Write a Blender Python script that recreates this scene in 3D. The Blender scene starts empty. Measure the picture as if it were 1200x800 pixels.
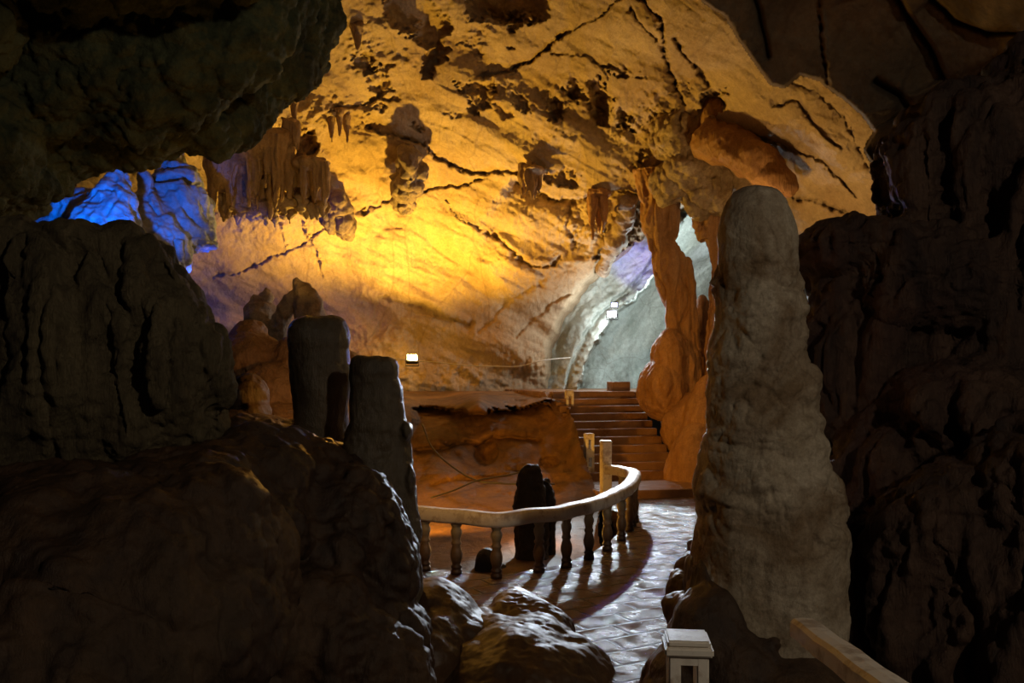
import bpy, bmesh, math, random
import numpy as np
from mathutils import Vector, Matrix
random.seed(7); rng = np.random.default_rng(7)
SC = bpy.context.scene; COL = SC.collection

# ---------------------------------------------------------------- camera, world, exposure
EYE = 2.6                                   # the photographer stands on a raised stair
cam = bpy.data.objects.new('camera', bpy.data.cameras.new('camera')); COL.objects.link(cam)
cam.location = (0, 0, EYE); cam.rotation_euler = (math.radians(90), 0, 0)
cam.data.sensor_width = 36; cam.data.lens = 30; cam.data.shift_y = 40/1200
cam.data.clip_start = 0.05; cam.data.clip_end = 200
SC.camera = cam
SC.view_settings.view_transform = 'Standard'; SC.view_settings.look = 'None'
SC.view_settings.exposure = 0.0; SC.view_settings.gamma = 1.0
SC.view_settings.use_curve_mapping = False
wd = bpy.data.worlds.new('cave_air'); SC.world = wd; wd.use_nodes = True
wd.node_tree.nodes['Background'].inputs[0].default_value = (0.9, 0.75, 0.6, 1)
wd.node_tree.nodes['Background'].inputs[1].default_value = 0.0022

def W(px, py, Y):
    return np.array([(px-600)/1000*Y, Y, EYE-(py-440)/1000*Y])
def V(px, py, Y): return Vector(W(px, py, Y))

def lamp(name, loc, col, watts, size=0.08, aim=None, angle=None, blend=0.5):
    L = bpy.data.lights.new(name, 'SPOT' if aim is not None else 'POINT')
    L.color = col; L.energy = watts; L.shadow_soft_size = size
    o = bpy.data.objects.new(name, L); COL.objects.link(o); o.location = loc
    if aim is not None:
        L.spot_size = math.radians(angle); L.spot_blend = blend
        o.rotation_euler = (Vector(aim)-Vector(loc)).to_track_quat('-Z', 'Y').to_euler()
    return o
AMBER = (1.0, 0.56, 0.06)
lamp('amber_light', V(483, 410, 24.6), AMBER, 3100, 0.12, V(492, 20, 22.8), 154, 0.7)
lamp('curtain_bounce_fill', V(375, 425, 14.0), (1.0, 0.56, 0.12), 320, 0.1, V(318, 200, 20.2), 30, 0.7)  # added unseen lamp, stands in for amber bounce on the curtains
lamp('amber_slab_fill', V(880, 300, 17.0), (1.0, 0.60, 0.20), 140, 0.15)  # added fill without a fixture, brightens the right-hand ceiling slab
lamp('pit_floor_fill', V(626, 622, 14.4), (1.0, 0.46, 0.06), 36, 0.1)  # unseen extra lamp, added to turn the pit ground orange
lamp('amber_glow_fill', V(466, 404, 26.0), AMBER, 30, 0.08)  # extra point added for the glow around the amber floodlight
lamp('tunnel_light', V(717, 368, 24.45), (0.80, 0.93, 1.0), 5600, 0.05, V(820, 690, 10.0), 31, 0.3)
lamp('tunnel_spill_light', V(717, 368, 24.4), (0.90, 0.90, 1.0), 30, 0.05)
lamp('tunnel_glare_light', V(704, 376, 25.45), (0.80, 0.93, 1.0), 170, 0.05)
lamp('tunnel_deep_light', V(800, 330, 26.4), (0.80, 0.95, 1.0), 420, 0.2)
lamp('tunnel_blue_light', V(724, 348, 24.3), (0.10, 0.08, 1.0), 260, 0.05, V(742, 316, 25.7), 50, 0.8)
lamp('tunnel_violet_light', V(721, 355, 24.2), (0.22, 0.14, 1.0), 420, 0.05, V(790, 560, 8), 34, 0.6)
lamp('niche_blue_light', V(130, 300, 13.2), (0.0, 0.13, 1.0), 1300, 0.1, V(138, 232, 17), 47, 0.5)
lamp('niche_blue_light', V(215, 335, 17.0), (0.03, 0.10, 1.0), 620, 0.1, V(258, 318, 21), 62, 0.7)
lamp('pit_amber_light', V(440, 572, 14.0), (1.0, 0.46, 0.05), 1100, 0.15, V(545, 565, 18.0), 80, 0.5)
lamp('behind_stalagmite_fill', V(438, 450, 9.4), (1.0, 0.46, 0.07), 48, 0.08)  # hidden fill, added to gild the mound top and the left rocks
lamp('fore_light', (5.2, -1.8, 6.2), (1.0, 0.86, 0.66), 560, 0.15)

# ---------------------------------------------------------------- noise
def _h(ix, iy, iz, s):
    h = (ix.astype(np.uint32)*np.uint32(374761393) + iy.astype(np.uint32)*np.uint32(668265263)
         + iz.astype(np.uint32)*np.uint32(2147483647) + np.uint32((s*144665+1013) & 0xffffffff))
    h = (h ^ (h >> np.uint32(13)))*np.uint32(1274126177)
    h = (h ^ (h >> np.uint32(15)))*np.uint32(2246822519)
    return (h ^ (h >> np.uint32(16)))
def vn(P, s=0):
    i = np.floor(P); f = (P-i).astype(np.float32); i = i.astype(np.int64)
    u = f*f*f*(f*(f*6-15)+10)
    x0, y0, z0 = i[:, 0], i[:, 1], i[:, 2]
    def c(a, b, d): return _h(x0+a, y0+b, z0+d, s).astype(np.float32)/np.float32(2147483648.0)-1
    ux, uy, uz = u[:, 0], u[:, 1], u[:, 2]
    def L(a, b, t): return a+(b-a)*t
    return L(L(L(c(0,0,0), c(1,0,0), ux), L(c(0,1,0), c(1,1,0), ux), uy),
             L(L(c(0,0,1), c(1,0,1), ux), L(c(0,1,1), c(1,1,1), ux), uy), uz)
_R = np.array([[0.36, 0.48, -0.8], [-0.8, 0.60, 0.0], [0.48, 0.64, 0.60]])
def fbm(P, f=1., o=4, s=0, an=(1, 1, 1), g=0.5, rot=True):
    Q = P*(np.array(an)*f); a = 1.; t = 0; n = 0
    for k in range(o):
        t = t+a*vn(Q, s+k); n += a; a *= g
        Q = Q*2.03+17.3
        if rot and an == (1, 1, 1): Q = Q@_R.T
    return t/n
def rid(P, f=1., o=4, s=0, an=(1, 1, 1), g=0.5):
    Q = P*(np.array(an)*f); a = 1.; t = 0; n = 0
    for k in range(o):
        t = t+a*(1-2*np.abs(vn(Q, s+k))); n += a; a *= g
        Q = Q*2.07+9.1
    return t/n
def cell(P, f=1., s=0):
    Q = P*f; i = np.floor(Q).astype(np.int64); fr = Q-i
    b = np.full(len(P), 9., np.float32)
    for a in (-1, 0, 1):
        for c in (-1, 0, 1):
            for d in (-1, 0, 1):
                x, y, z = i[:, 0]+a, i[:, 1]+c, i[:, 2]+d
                h = _h(x, y, z, s)
                jx = (h & np.uint32(1023))/1023.; jy = ((h >> np.uint32(10)) & np.uint32(1023))/1023.; jz = ((h >> np.uint32(20)) & np.uint32(1023))/1023.
                dd = (a+jx-fr[:, 0])**2+(c+jy-fr[:, 1])**2+(d+jz-fr[:, 2])**2
                b = np.minimum(b, dd)
    return np.sqrt(b)
def ss(a, b, x):
    t = np.clip((x-a)/(b-a), 0, 1); return t*t*(3-2*t)

# ---------------------------------------------------------------- materials
def new_mat(name):
    m = bpy.data.materials.new(name); m.use_nodes = True
    nt = m.node_tree; b = nt.nodes['Principled BSDF']
    return m, nt, b
def ramp(nt, src, stops):
    r = nt.nodes.new('ShaderNodeValToRGB'); el = r.color_ramp.elements
    while len(el) < len(stops): el.new(0.5)
    for e, (p, c) in zip(el, stops): e.position = p; e.color = (*c, 1)
    nt.links.new(src, r.inputs[0]); return r.outputs[0]
def noise(nt, vec, scale, detail=6, rough=0.6, dist=0.0):
    n = nt.nodes.new('ShaderNodeTexNoise'); n.inputs['Scale'].default_value = scale
    n.inputs['Detail'].default_value = detail; n.inputs['Roughness'].default_value = rough
    n.inputs['Distortion'].default_value = dist; nt.links.new(vec, n.inputs['Vector']); return n.outputs[0]
def mapping(nt, vec, sc):
    m = nt.nodes.new('ShaderNodeMapping'); m.inputs['Scale'].default_value = sc
    nt.links.new(vec, m.inputs[0]); return m.outputs[0]
def mixc(nt, fac, a, b, mode='MIX'):
    m = nt.nodes.new('ShaderNodeMix'); m.data_type = 'RGBA'; m.blend_type = mode
    for sock, v in ((m.inputs[0], fac), (m.inputs[6], a), (m.inputs[7], b)):
        if isinstance(v, (int, float)): sock.default_value = v
        elif isinstance(v, tuple): sock.default_value = (*v, 1)
        else: nt.links.new(v, sock)
    return m.outputs[2]
def bump(nt, b, h, dist, strength=1.0, prev=None):
    n = nt.nodes.new('ShaderNodeBump'); n.inputs['Strength'].default_value = strength
    n.inputs['Distance'].default_value = dist; nt.links.new(h, n.inputs['Height'])
    if prev is not None: nt.links.new(prev, n.inputs['Normal'])
    nt.links.new(n.outputs[0], b.inputs['Normal']); return n.outputs[0]
def n_col(nt, vec, scale):
    n = nt.nodes.new('ShaderNodeTexNoise'); n.inputs['Scale'].default_value = scale; n.inputs['Detail'].default_value = 4; nt.links.new(vec, n.inputs['Vector']); return n.outputs['Color']
def rock_mat(name, c1, c2, c3, sc=1.0, rough=(0.5, 0.8), bd=0.02, bs=8.0, streak=(1, 1, 1), spec=0.4, stain=0.5, flute=0.0, fine=0.5, n2s=None, veins=0.35):
    m, nt, b = new_mat(name)
    tc = nt.nodes.new('ShaderNodeTexCoord').outputs['Object']
    st = mapping(nt, tc, streak)
    n1 = noise(nt, st, sc, 8, 0.62, 0.6); n2 = noise(nt, tc, n2s or sc*0.35, 5, 0.6, 0.8)
    n3 = noise(nt, tc, sc*9, 6, 0.7)
    base = mixc(nt, ramp(nt, n1, [(0.36, (0, 0, 0)), (0.62, (1, 1, 1))]), c2, c1)
    base = mixc(nt, ramp(nt, n2, [(0.44 if n2s else 0.50, (0, 0, 0)), (0.60 if n2s else 0.68, (stain, stain, stain))]), base, c3)
    base = mixc(nt, fine, base, ramp(nt, n3, [(0.3, (0.45, 0.43, 0.40)), (0.7, (1, 1, 1))]), 'MULTIPLY')
    vz = nt.nodes.new('ShaderNodeTexVoronoi'); vz.feature = 'DISTANCE_TO_EDGE'; vz.inputs['Scale'].default_value = sc*1.1
    wp = mixc(nt, 0.35/sc if sc > 1 else 0.35, st, mixc(nt, 1.0, n_col(nt, tc, sc*1.5), (0, 0, 0), 'ADD')); nt.links.new(wp, vz.inputs['Vector'])
    base = mixc(nt, veins, base, ramp(nt, vz.outputs[0], [(0.0, (0.45, 0.38, 0.32)), (0.018, (1, 1, 1))]), 'MULTIPLY')       # hairline joints
    n4 = noise(nt, tc, sc*26, 5, 0.75)
    base = mixc(nt, fine, base, ramp(nt, n4, [(0.32, (0.55, 0.52, 0.48)), (0.6, (1, 1, 1))]), 'MULTIPLY')
    nt.links.new(base, b.inputs['Base Color'])
    r = nt.nodes.new('ShaderNodeMapRange'); r.inputs[3].default_value = rough[0]; r.inputs[4].default_value = rough[1]
    r.inputs[1].default_value = 0.35; r.inputs[2].default_value = 0.65
    nt.links.new(n2, r.inputs[0]); nt.links.new(r.outputs[0], b.inputs['Roughness'])
    b.inputs['Specular IOR Level'].default_value = spec
    p = bump(nt, b, noise(nt, st, bs, 10, 0.72, 0.2), bd*1.4, 1.0)
    if flute:
        bump(nt, b, noise(nt, mapping(nt, tc, (9, 9, 0.7)), 1.6, 4, 0.6, 0.8), flute, 0.9, p)
    return m
K_ = 1.12
M = {}
M['limestone'] = rock_mat('pale_limestone', (0.68, 0.52, 0.33), (0.52, 0.37, 0.22), (0.42, 0.26, 0.14), 0.55, (0.55, 0.8), 0.09, 3.0, (1.4, 0.5, 0.7), 0.35, 0.5, fine=0.45)
M['crumbly'] = rock_mat('crumbly_calcite', (0.62, 0.48, 0.34), (0.30, 0.20, 0.12), (0.42, 0.27, 0.15), 2.0, (0.45, 0.7), 0.05, 7.0, stain=0.5)
M['drape'] = rock_mat('stalactite_curtain', (0.55, 0.37, 0.22), (0.30, 0.18, 0.09), (0.24, 0.13, 0.07), 1.2, (0.45, 0.7), 0.03, 6.0, (2.5, 2.5, 0.3), flute=0.05)
M['tunnel'] = rock_mat('tunnel_limestone', (0.62, 0.66, 0.60), (0.42, 0.46, 0.40), (0.28, 0.27, 0.22), 0.7, (0.4, 0.7), 0.05, 3.0, (1, 1, 1), stain=0.6)
M['orange'] = rock_mat('orange_flowstone', (0.54, 0.29, 0.135), (0.36, 0.17, 0.065), (0.26, 0.12, 0.05), 1.0, (0.45, 0.7), 0.02, 8.0, (2.5, 2.5, 0.35), flute=0.04)
M['grey'] = rock_mat('grey_stalagmite', (0.74, 0.62, 0.47), (0.52, 0.41, 0.28), (0.26, 0.16, 0.08), 1.6, (0.6, 0.85), 0.025, 9.0, (1, 1, 0.6), 0.25, 0.85, fine=0.6, n2s=1.1)
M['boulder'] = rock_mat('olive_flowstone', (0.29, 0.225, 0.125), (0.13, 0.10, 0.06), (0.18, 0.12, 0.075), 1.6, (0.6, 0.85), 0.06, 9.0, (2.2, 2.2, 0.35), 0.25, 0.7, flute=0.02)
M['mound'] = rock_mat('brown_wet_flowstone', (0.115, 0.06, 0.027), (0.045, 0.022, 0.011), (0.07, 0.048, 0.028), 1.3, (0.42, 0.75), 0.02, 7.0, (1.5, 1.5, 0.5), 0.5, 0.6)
M['stump'] = rock_mat('wet_grey_brown_stalagmite', (0.17, 0.125, 0.075), (0.10, 0.07, 0.04), (0.07, 0.045, 0.025), 2.0, (0.25, 0.6), 0.02, 8.0, (1.5, 1.5, 0.5), 0.55, 0.6)
M['ceil_l'] = rock_mat('mossy_dark_ceiling', (0.18, 0.195, 0.10), (0.06, 0.07, 0.037), (0.09, 0.075, 0.045), 1.2, (0.7, 0.9), 0.06, 7.0, (1, 1, 1), 0.2, 0.7)
M['ceil_r'] = rock_mat('brown_ceiling_slab', (0.30, 0.205, 0.12), (0.15, 0.11, 0.07), (0.05, 0.033, 0.022), 0.5, (0.6, 0.85), 0.05, 4.0, (1.4, 1, 0.6), 0.25, 0.9)
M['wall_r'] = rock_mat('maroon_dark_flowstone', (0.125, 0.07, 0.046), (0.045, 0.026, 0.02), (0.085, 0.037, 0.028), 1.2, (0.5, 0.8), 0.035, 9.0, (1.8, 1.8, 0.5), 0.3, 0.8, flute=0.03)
M['knob'] = rock_mat('grey_knobbly_calcite', (0.40, 0.31, 0.26), (0.17, 0.12, 0.10), (0.26, 0.18, 0.14), 2.4, (0.4, 0.7), 0.05, 7.0)
M['pit'] = rock_mat('pit_mud', (0.30, 0.145, 0.045), (0.13, 0.062, 0.02), (0.06, 0.03, 0.012), 0.9, (0.6, 0.9), 0.06, 4.0, (1, 1, 1), 0.4, 0.8)
M['wetrock'] = rock_mat('glossy_brown_rock', (0.11, 0.055, 0.024), (0.06, 0.03, 0.013), (0.05, 0.025, 0.012), 1.2, (0.4, 0.7), 0.006, 6.0, (1, 1, 1), 0.35, 0.6)
M['blackrock'] = rock_mat('dark_ribbed_stalagmite', (0.045, 0.032, 0.024), (0.022, 0.016, 0.012), (0.03, 0.02, 0.015), 2.0, (0.5, 0.8), 0.03, 9.0, (1, 1, 1), 0.3, 0.5)

def paint_mat():
    m, nt, b = new_mat('worn_white_paint')
    tc = nt.nodes.new('ShaderNodeTexCoord').outputs['Object']
    geo = nt.nodes.new('ShaderNodeNewGeometry'); sep = nt.nodes.new('ShaderNodeSeparateXYZ'); nt.links.new(geo.outputs['Position'], sep.inputs[0])
    n = noise(nt, tc, 6, 8, 0.7); n2 = noise(nt, tc, 2.2, 5, 0.6)
    c = mixc(nt, ramp(nt, n, [(0.50, (0, 0, 0)), (0.66, (0.8, 0.8, 0.8))]), (0.78, 0.71, 0.62), (0.34, 0.22, 0.13))
    c = mixc(nt, ramp(nt, n2, [(0.52, (0, 0, 0)), (0.62, (0.7, 0.7, 0.7))]), c, (0.33, 0.24, 0.17))
    nt.links.new(c, b.inputs['Base Color']); b.inputs['Roughness'].default_value = 0.5
    bump(nt, b, n, 0.01, 0.5); return m
M['paint'] = paint_mat()
def baluster_mat():
    m, nt, b = new_mat('dark_foot_cement_baluster')
    tc = nt.nodes.new('ShaderNodeTexCoord').outputs['Object']
    sep = nt.nodes.new('ShaderNodeSeparateXYZ'); nt.links.new(tc, sep.inputs[0])
    n = noise(nt, tc, 9, 7, 0.7)
    a = nt.nodes.new('ShaderNodeMath'); a.operation = 'MULTIPLY_ADD'; nt.links.new(n, a.inputs[0]); a.inputs[1].default_value = 0.5; nt.links.new(sep.outputs[2], a.inputs[2])
    c = ramp(nt, a.outputs[0], [(0.32, (0.045, 0.022, 0.012)), (0.62, (0.20, 0.13, 0.08)), (0.90, (0.33, 0.27, 0.17))])   # darker towards the foot
    nt.links.new(c, b.inputs['Base Color']); b.inputs['Roughness'].default_value = 0.45
    bump(nt, b, n, 0.012, 0.6); return m
M['baluster'] = baluster_mat()
def step_mat():
    m, nt, b = new_mat('damp_muddy_cement')
    tc = nt.nodes.new('ShaderNodeTexCoord').outputs['Object']
    n = noise(nt, tc, 2.4, 8, 0.65)
    c = ramp(nt, n, [(0.3, (0.16, 0.075, 0.035)), (0.7, (0.30, 0.16, 0.08))])
    nt.links.new(c, b.inputs['Base Color'])
    r = ramp(nt, noise(nt, tc, 1.3, 4, 0.5), [(0.4, (0.25, 0.25, 0.25)), (0.6, (0.6, 0.6, 0.6))]); nt.links.new(r, b.inputs['Roughness'])
    bump(nt, b, noise(nt, tc, 9, 7, 0.7), 0.02, 0.7); return m
M['step'] = step_mat()
def floor_mat():
    m, nt, b = new_mat('wet_paving_stone')
    tc = nt.nodes.new('ShaderNodeTexCoord').outputs['Object']
    mp = nt.nodes.new('ShaderNodeMapping'); mp.inputs['Rotation'].default_value = (0, 0, math.radians(-28)); nt.links.new(tc, mp.inputs[0])
    warp = nt.nodes.new('ShaderNodeTexNoise'); warp.inputs['Scale'].default_value = 1.1; nt.links.new(mp.outputs[0], warp.inputs['Vector'])
    wv = mixc(nt, 0.12, mp.outputs[0], warp.outputs['Color'])
    br = nt.nodes.new('ShaderNodeTexBrick'); nt.links.new(wv, br.inputs['Vector'])
    br.inputs['Scale'].default_value = 1.35; br.inputs['Mortar Size'].default_value = 0.03; br.inputs['Mortar Smooth'].default_value = 0.6
    br.inputs['Brick Width'].default_value = 0.72; br.inputs['Row Height'].default_value = 0.42
    br.inputs['Color1'].default_value = (1, 1, 1, 1); br.inputs['Color2'].default_value = (0.9, 0.9, 0.9, 1); br.inputs['Mortar'].default_value = (0, 0, 0, 1)
    n = noise(nt, tc, 2.0, 8, 0.65)
    c = ramp(nt, n, [(0.3, (0.07, 0.034, 0.015)), (0.7, (0.17, 0.08, 0.035))])
    c = mixc(nt, 0.6, c, br.outputs[0], 'MULTIPLY')
    nt.links.new(c, b.inputs['Base Color'])
    rn = noise(nt, tc, 3.2, 5, 0.6)
    r = ramp(nt, rn, [(0.38, (0.10, 0.10, 0.10)), (0.62, (0.30, 0.30, 0.30))]); r = mixc(nt, br.outputs['Fac'], r, (0.65, 0.65, 0.65)); nt.links.new(r, b.inputs['Roughness'])
    b.inputs['Specular IOR Level'].default_value = 0.75
    p = bump(nt, b, br.outputs[0], 0.07, 1.0)
    p = bump(nt, b, noise(nt, mp.outputs[0], 11.0, 9, 0.72), 0.05, 0.9, p)
    return m
M['floor'] = floor_mat()
def plain(name, col, rough=0.5, emit=None, es=0.0, metal=0.0):
    m, nt, b = new_mat(name)
    tc = nt.nodes.new('ShaderNodeTexCoord').outputs['Object']
    c = mixc(nt, ramp(nt, noise(nt, tc, 30, 3), [(0.4, (0, 0, 0)), (0.7, (0.5, 0.5, 0.5))]), col, tuple(x*0.7 for x in col))
    nt.links.new(c, b.inputs['Base Color']); b.inputs['Roughness'].default_value = rough; b.inputs['Metallic'].default_value = metal
    if emit: b.inputs['Emission Color'].default_value = (*emit, 1); b.inputs['Emission Strength'].default_value = es
    return m
M['housing'] = plain('dark_lamp_housing', (0.05, 0.05, 0.05), 0.5, metal=0.6)
M['glow_amber'] = plain('amber_lamp_glass', (1, 0.8, 0.4), 0.3, (1.0, 0.72, 0.28), 60)
M['glow_white'] = plain('white_lamp_glass', (1, 1, 1), 0.3, (0.85, 0.95, 1.0), 160)
M['glow_blue'] = plain('blue_lamp_glass', (0.3, 0.3, 1), 0.3, (0.30, 0.34, 1.0), 12)
M['cable'] = plain('pale_cable_sheath', (0.5, 0.45, 0.36), 0.5)
M['cable_dark'] = plain('black_cable_sheath', (0.035, 0.025, 0.02), 0.5)

# ---------------------------------------------------------------- mesh helpers
def mesh_np(name, verts, quads):
    me = bpy.data.meshes.new(name)
    nv, nf = len(verts), len(quads)
    me.vertices.add(nv); me.vertices.foreach_set('co', np.asarray(verts, np.float32).ravel())
    me.loops.add(nf*4); me.loops.foreach_set('vertex_index', np.asarray(quads, np.int32).ravel())
    me.polygons.add(nf); me.polygons.foreach_set('loop_start', np.arange(0, nf*4, 4, dtype=np.int32))
    me.update(calc_edges=True); me.polygons.foreach_set('use_smooth', np.ones(nf, bool))
    me.validate(); return me
def link(name, me, mat=None, parent=None, loc=None):
    me.name = name; o = bpy.data.objects.new(name, me); COL.objects.link(o)
    if mat is not None: me.materials.clear(); me.materials.append(mat)
    if parent is not None: o.parent = parent
    if loc is not None: o.location = loc
    return o
def tag(o, label=None, cat=None, group=None, kind=None):
    if label: o['label'] = label
    if cat: o['category'] = cat
    if group: o['group'] = group
    if kind: o['kind'] = kind
    return o
def empty(name, loc=(0, 0, 0), rz=0):
    o = bpy.data.objects.new(name, None); COL.objects.link(o); o.location = loc; o.rotation_euler[2] = rz
    o.empty_display_size = 0.1; return o
def bm_mesh(name, bm, smooth=True):
    bmesh.ops.recalc_face_normals(bm, faces=bm.faces)
    me = bpy.data.meshes.new(name); bm.to_mesh(me); bm.free()
    for p in me.polygons: p.use_smooth = smooth
    return me
def rebase(o):
    """put a mesh object's origin at the middle of its base"""
    me = o.data; n = len(me.vertices); a = np.empty(n*3, np.float32); me.vertices.foreach_get('co', a); a = a.reshape(-1, 3)
    c = np.array([(a[:, 0].min()+a[:, 0].max())/2, (a[:, 1].min()+a[:, 1].max())/2, a[:, 2].min()], np.float32)
    a -= c; me.vertices.foreach_set('co', a.ravel()); me.update(); o.location = c
    return o
def bridge(bm, rings, cap=True):
    for a, b in zip(rings, rings[1:]):
        n = len(a)
        for i in range(n): bm.faces.new((a[i], a[(i+1) % n], b[(i+1) % n], b[i]))
    if cap:
        bm.faces.new(rings[0][::-1]); bm.faces.new(rings[-1])
def lathe(bm, prof, n=16, loc=(0, 0, 0), squash=1.0):
    rings = [[bm.verts.new((loc[0]+r*math.cos(2*math.pi*i/n), loc[1]+squash*r*math.sin(2*math.pi*i/n), loc[2]+z)) for i in range(n)] for r, z in prof]
    bridge(bm, rings)
def tube(bm, pts, radii, n=8):
    pts = [Vector(p) for p in pts]; rings = []
    for i, p in enumerate(pts):
        d = (pts[min(i+1, len(pts)-1)]-pts[max(i-1, 0)]).normalized()
        u = d.cross(Vector((0, 0, 1)) if abs(d.z) < 0.9 else Vector((0, 1, 0))).normalized(); v = d.cross(u)
        r = radii[i] if hasattr(radii, '__len__') else radii
        rings.append([bm.verts.new(p+(u*math.cos(2*math.pi*k/n)+v*math.sin(2*math.pi*k/n))*r) for k in range(n)])
    bridge(bm, rings)
def box(bm, cx, cy, z0, sx, sy, sz, bev=0.0, rz=0.0):
    r = bmesh.ops.create_cube(bm, size=1)
    bmesh.ops.scale(bm, vec=(sx, sy, sz), verts=r['verts'])
    if bev:
        es = list({e for v in r['verts'] for e in v.link_edges})
        g = bmesh.ops.bevel(bm, geom=es, offset=bev, segments=2, affect='EDGES', clamp_overlap=True)
        vs = g['verts']
    else: vs = r['verts']
    vs = list({v for v in vs}) if vs else r['verts']
    bmesh.ops.rotate(bm, verts=vs, matrix=Matrix.Rotation(rz, 3, 'Z'), cent=(0, 0, 0))
    bmesh.ops.translate(bm, vec=(cx, cy, z0+sz/2), verts=vs)
def spline(pts, n):
    """Catmull-Rom through pts, n samples per span"""
    P = [np.array(p, float) for p in pts]; P = [2*P[0]-P[1]]+P+[2*P[-1]-P[-2]]; out = []
    for i in range(1, len(P)-2):
        for k in range(n):
            t = k/n; a, b, c, d = P[i-1], P[i], P[i+1], P[i+2]
            out.append(0.5*((2*b)+(-a+c)*t+(2*a-5*b+4*c-d)*t*t+(-a+3*b-3*c+d)*t**3))
    out.append(P[-2]); return out

def get_co(me):
    a = np.empty(len(me.vertices)*3, np.float32); me.vertices.foreach_get('co', a); return a.reshape(-1, 3).astype(np.float64)
def get_no(me):
    a = np.empty(len(me.vertices)*3, np.float32); me.vertex_normals.foreach_get('vector', a); return a.reshape(-1, 3).astype(np.float64)
def set_co(me, P):
    me.vertices.foreach_set('co', P.astype(np.float32).ravel()); me.update()

def rock(name, prims, mat, voxel, disp, smooth=5, label=None, cat='rock', kind=None, group=None, parent=None):
    """solid rock: overlapping ellipsoids ('e', px,py,Y, rx,ry,rdepth[,tilt]), turned bodies ('l', [(py,xl,xr)..], Y, depthratio) and
    tapered limbs ('c', [(px,py,Y,r_px)..]) fused into one skin, relaxed, then weathered by disp(P, N) along the normal"""
    bm = bmesh.new()
    for p in prims:
        if p[0] == 'e':
            _, px, py, Y, rx, ry, rd = p[:7]; tilt = p[7] if len(p) > 7 else 0
            r = bmesh.ops.create_icosphere(bm, subdivisions=4, radius=1)
            bmesh.ops.scale(bm, vec=(rx*Y/1000, rd, ry*Y/1000), verts=r['verts'])
            bmesh.ops.rotate(bm, verts=r['verts'], matrix=Matrix.Rotation(math.radians(tilt), 3, 'Y'), cent=(0, 0, 0))
            bmesh.ops.translate(bm, vec=V(px, py, Y), verts=r['verts'])
        elif p[0] == 'l':
            _, prof, Y, dr = p[:4]; n = 48; rings = []
            prof = spline(prof, 4)
            for (py, xl, xr) in prof:
                c = W((xl+xr)/2, py, Y); r = max((xr-xl)/2*Y/1000, 0.002)
                rings.append([bm.verts.new((c[0]+r*math.cos(2*math.pi*i/n), c[1]+dr*r*math.sin(2*math.pi*i/n), c[2])) for i in range(n)])
            bridge(bm, rings)
        elif p[0] == 'c':
            pts = spline(p[1], 4)
            tube(bm, [W(q[0], q[1], q[2]) for q in pts], [max(q[3], 0.2)*q[2]/1000 for q in pts], 12)
    me = bm_mesh(name+'_raw', bm)
    o = bpy.data.objects.new('raw', me); COL.objects.link(o)
    md = o.modifiers.new('r', 'REMESH'); md.mode = 'VOXEL'; md.voxel_size = voxel; md.use_smooth_shade = True
    dg = bpy.context.evaluated_depsgraph_get(); dg.update()
    m2 = bpy.data.meshes.new_from_object(o.evaluated_get(dg))
    bpy.data.objects.remove(o); bpy.data.meshes.remove(me)
    P = get_co(m2); ne = len(m2.edges); E = np.empty(ne*2, np.int32); m2.edges.foreach_get('vertices', E); E = E.reshape(-1, 2)
    deg = np.bincount(E.ravel(), minlength=len(P))[:, None]
    for _ in range(smooth):
        S = np.stack([np.bincount(E[:, 0], P[E[:, 1], k], len(P))+np.bincount(E[:, 1], P[E[:, 0], k], len(P)) for k in range(3)], 1)
        P = P*0.35+0.65*S/np.maximum(deg, 1)
    set_co(m2, P); N = get_no(m2)
    ds = disp if isinstance(disp, (list, tuple)) else [disp]
    for d in ds:
        P = P+N*np.asarray(d(P, N))[:, None]; set_co(m2, P); N = get_no(m2)
    m2.polygons.foreach_set('use_smooth', np.ones(len(m2.polygons), bool))
    o = link(name, m2, mat, parent)
    if parent is None: rebase(o)
    return tag(o, label, cat if label else None, group, kind)

def tps(ctrl, X):
    """smooth surface through scattered (u, v, depth)"""
    C = np.array(ctrl, float); s = 1/300.
    A = C[:, :2]*s; n = len(A)
    def U(r2): return np.where(r2 > 1e-12, r2*np.log(np.maximum(r2, 1e-12)), 0)
    K = U(((A[:, None]-A[None])**2).sum(-1))+np.eye(n)*1e-3
    Pm = np.c_[np.ones(n), A]; L = np.block([[K, Pm], [Pm.T, np.zeros((3, 3))]])
    w = np.linalg.solve(L, np.r_[C[:, 2], 0, 0, 0]); out = np.empty(len(X))
    for i in range(0, len(X), 40000):
        x = X[i:i+40000]*s
        out[i:i+40000] = U(((x[:, None]-A[None])**2).sum(-1))@w[:n]+w[n]+x@w[n+1:]
    return out
def inside(poly, u, v):
    r = np.zeros(len(u), bool); n = len(poly)
    for i in range(n):
        x0, y0 = poly[i]; x1, y1 = poly[(i+1) % n]
        if y0 == y1: continue
        c = ((y0 > v) != (y1 > v)) & (u < (x1-x0)*(v-y0)/(y1-y0)+x0); r ^= c
    return r
def seg_dist(poly, u, v, closed=False, signed=False):
    """distance to a polyline, fraction along it, and the side (+ = to the right of its direction when v grows downward ... = below)"""
    d = np.full(len(u), 1e9); sd = np.zeros(len(u)); al = np.zeros(len(u)); acc = 0
    pts = list(poly)+([poly[0]] if closed else [])
    for (x0, y0), (x1, y1) in zip(pts, pts[1:]):
        ex, ey = x1-x0, y1-y0; L2 = ex*ex+ey*ey; t = np.clip(((u-x0)*ex+(v-y0)*ey)/L2, 0, 1)
        dx, dy = u-x0-t*ex, v-y0-t*ey; dd = np.hypot(dx, dy); m = dd < d
        d = np.where(m, dd, d); sd = np.where(m, np.sign(ex*dy-ey*dx), sd); L = math.sqrt(L2)
        al = np.where(m, acc+t*L, al); acc += L
    return d, sd, al/acc

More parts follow.
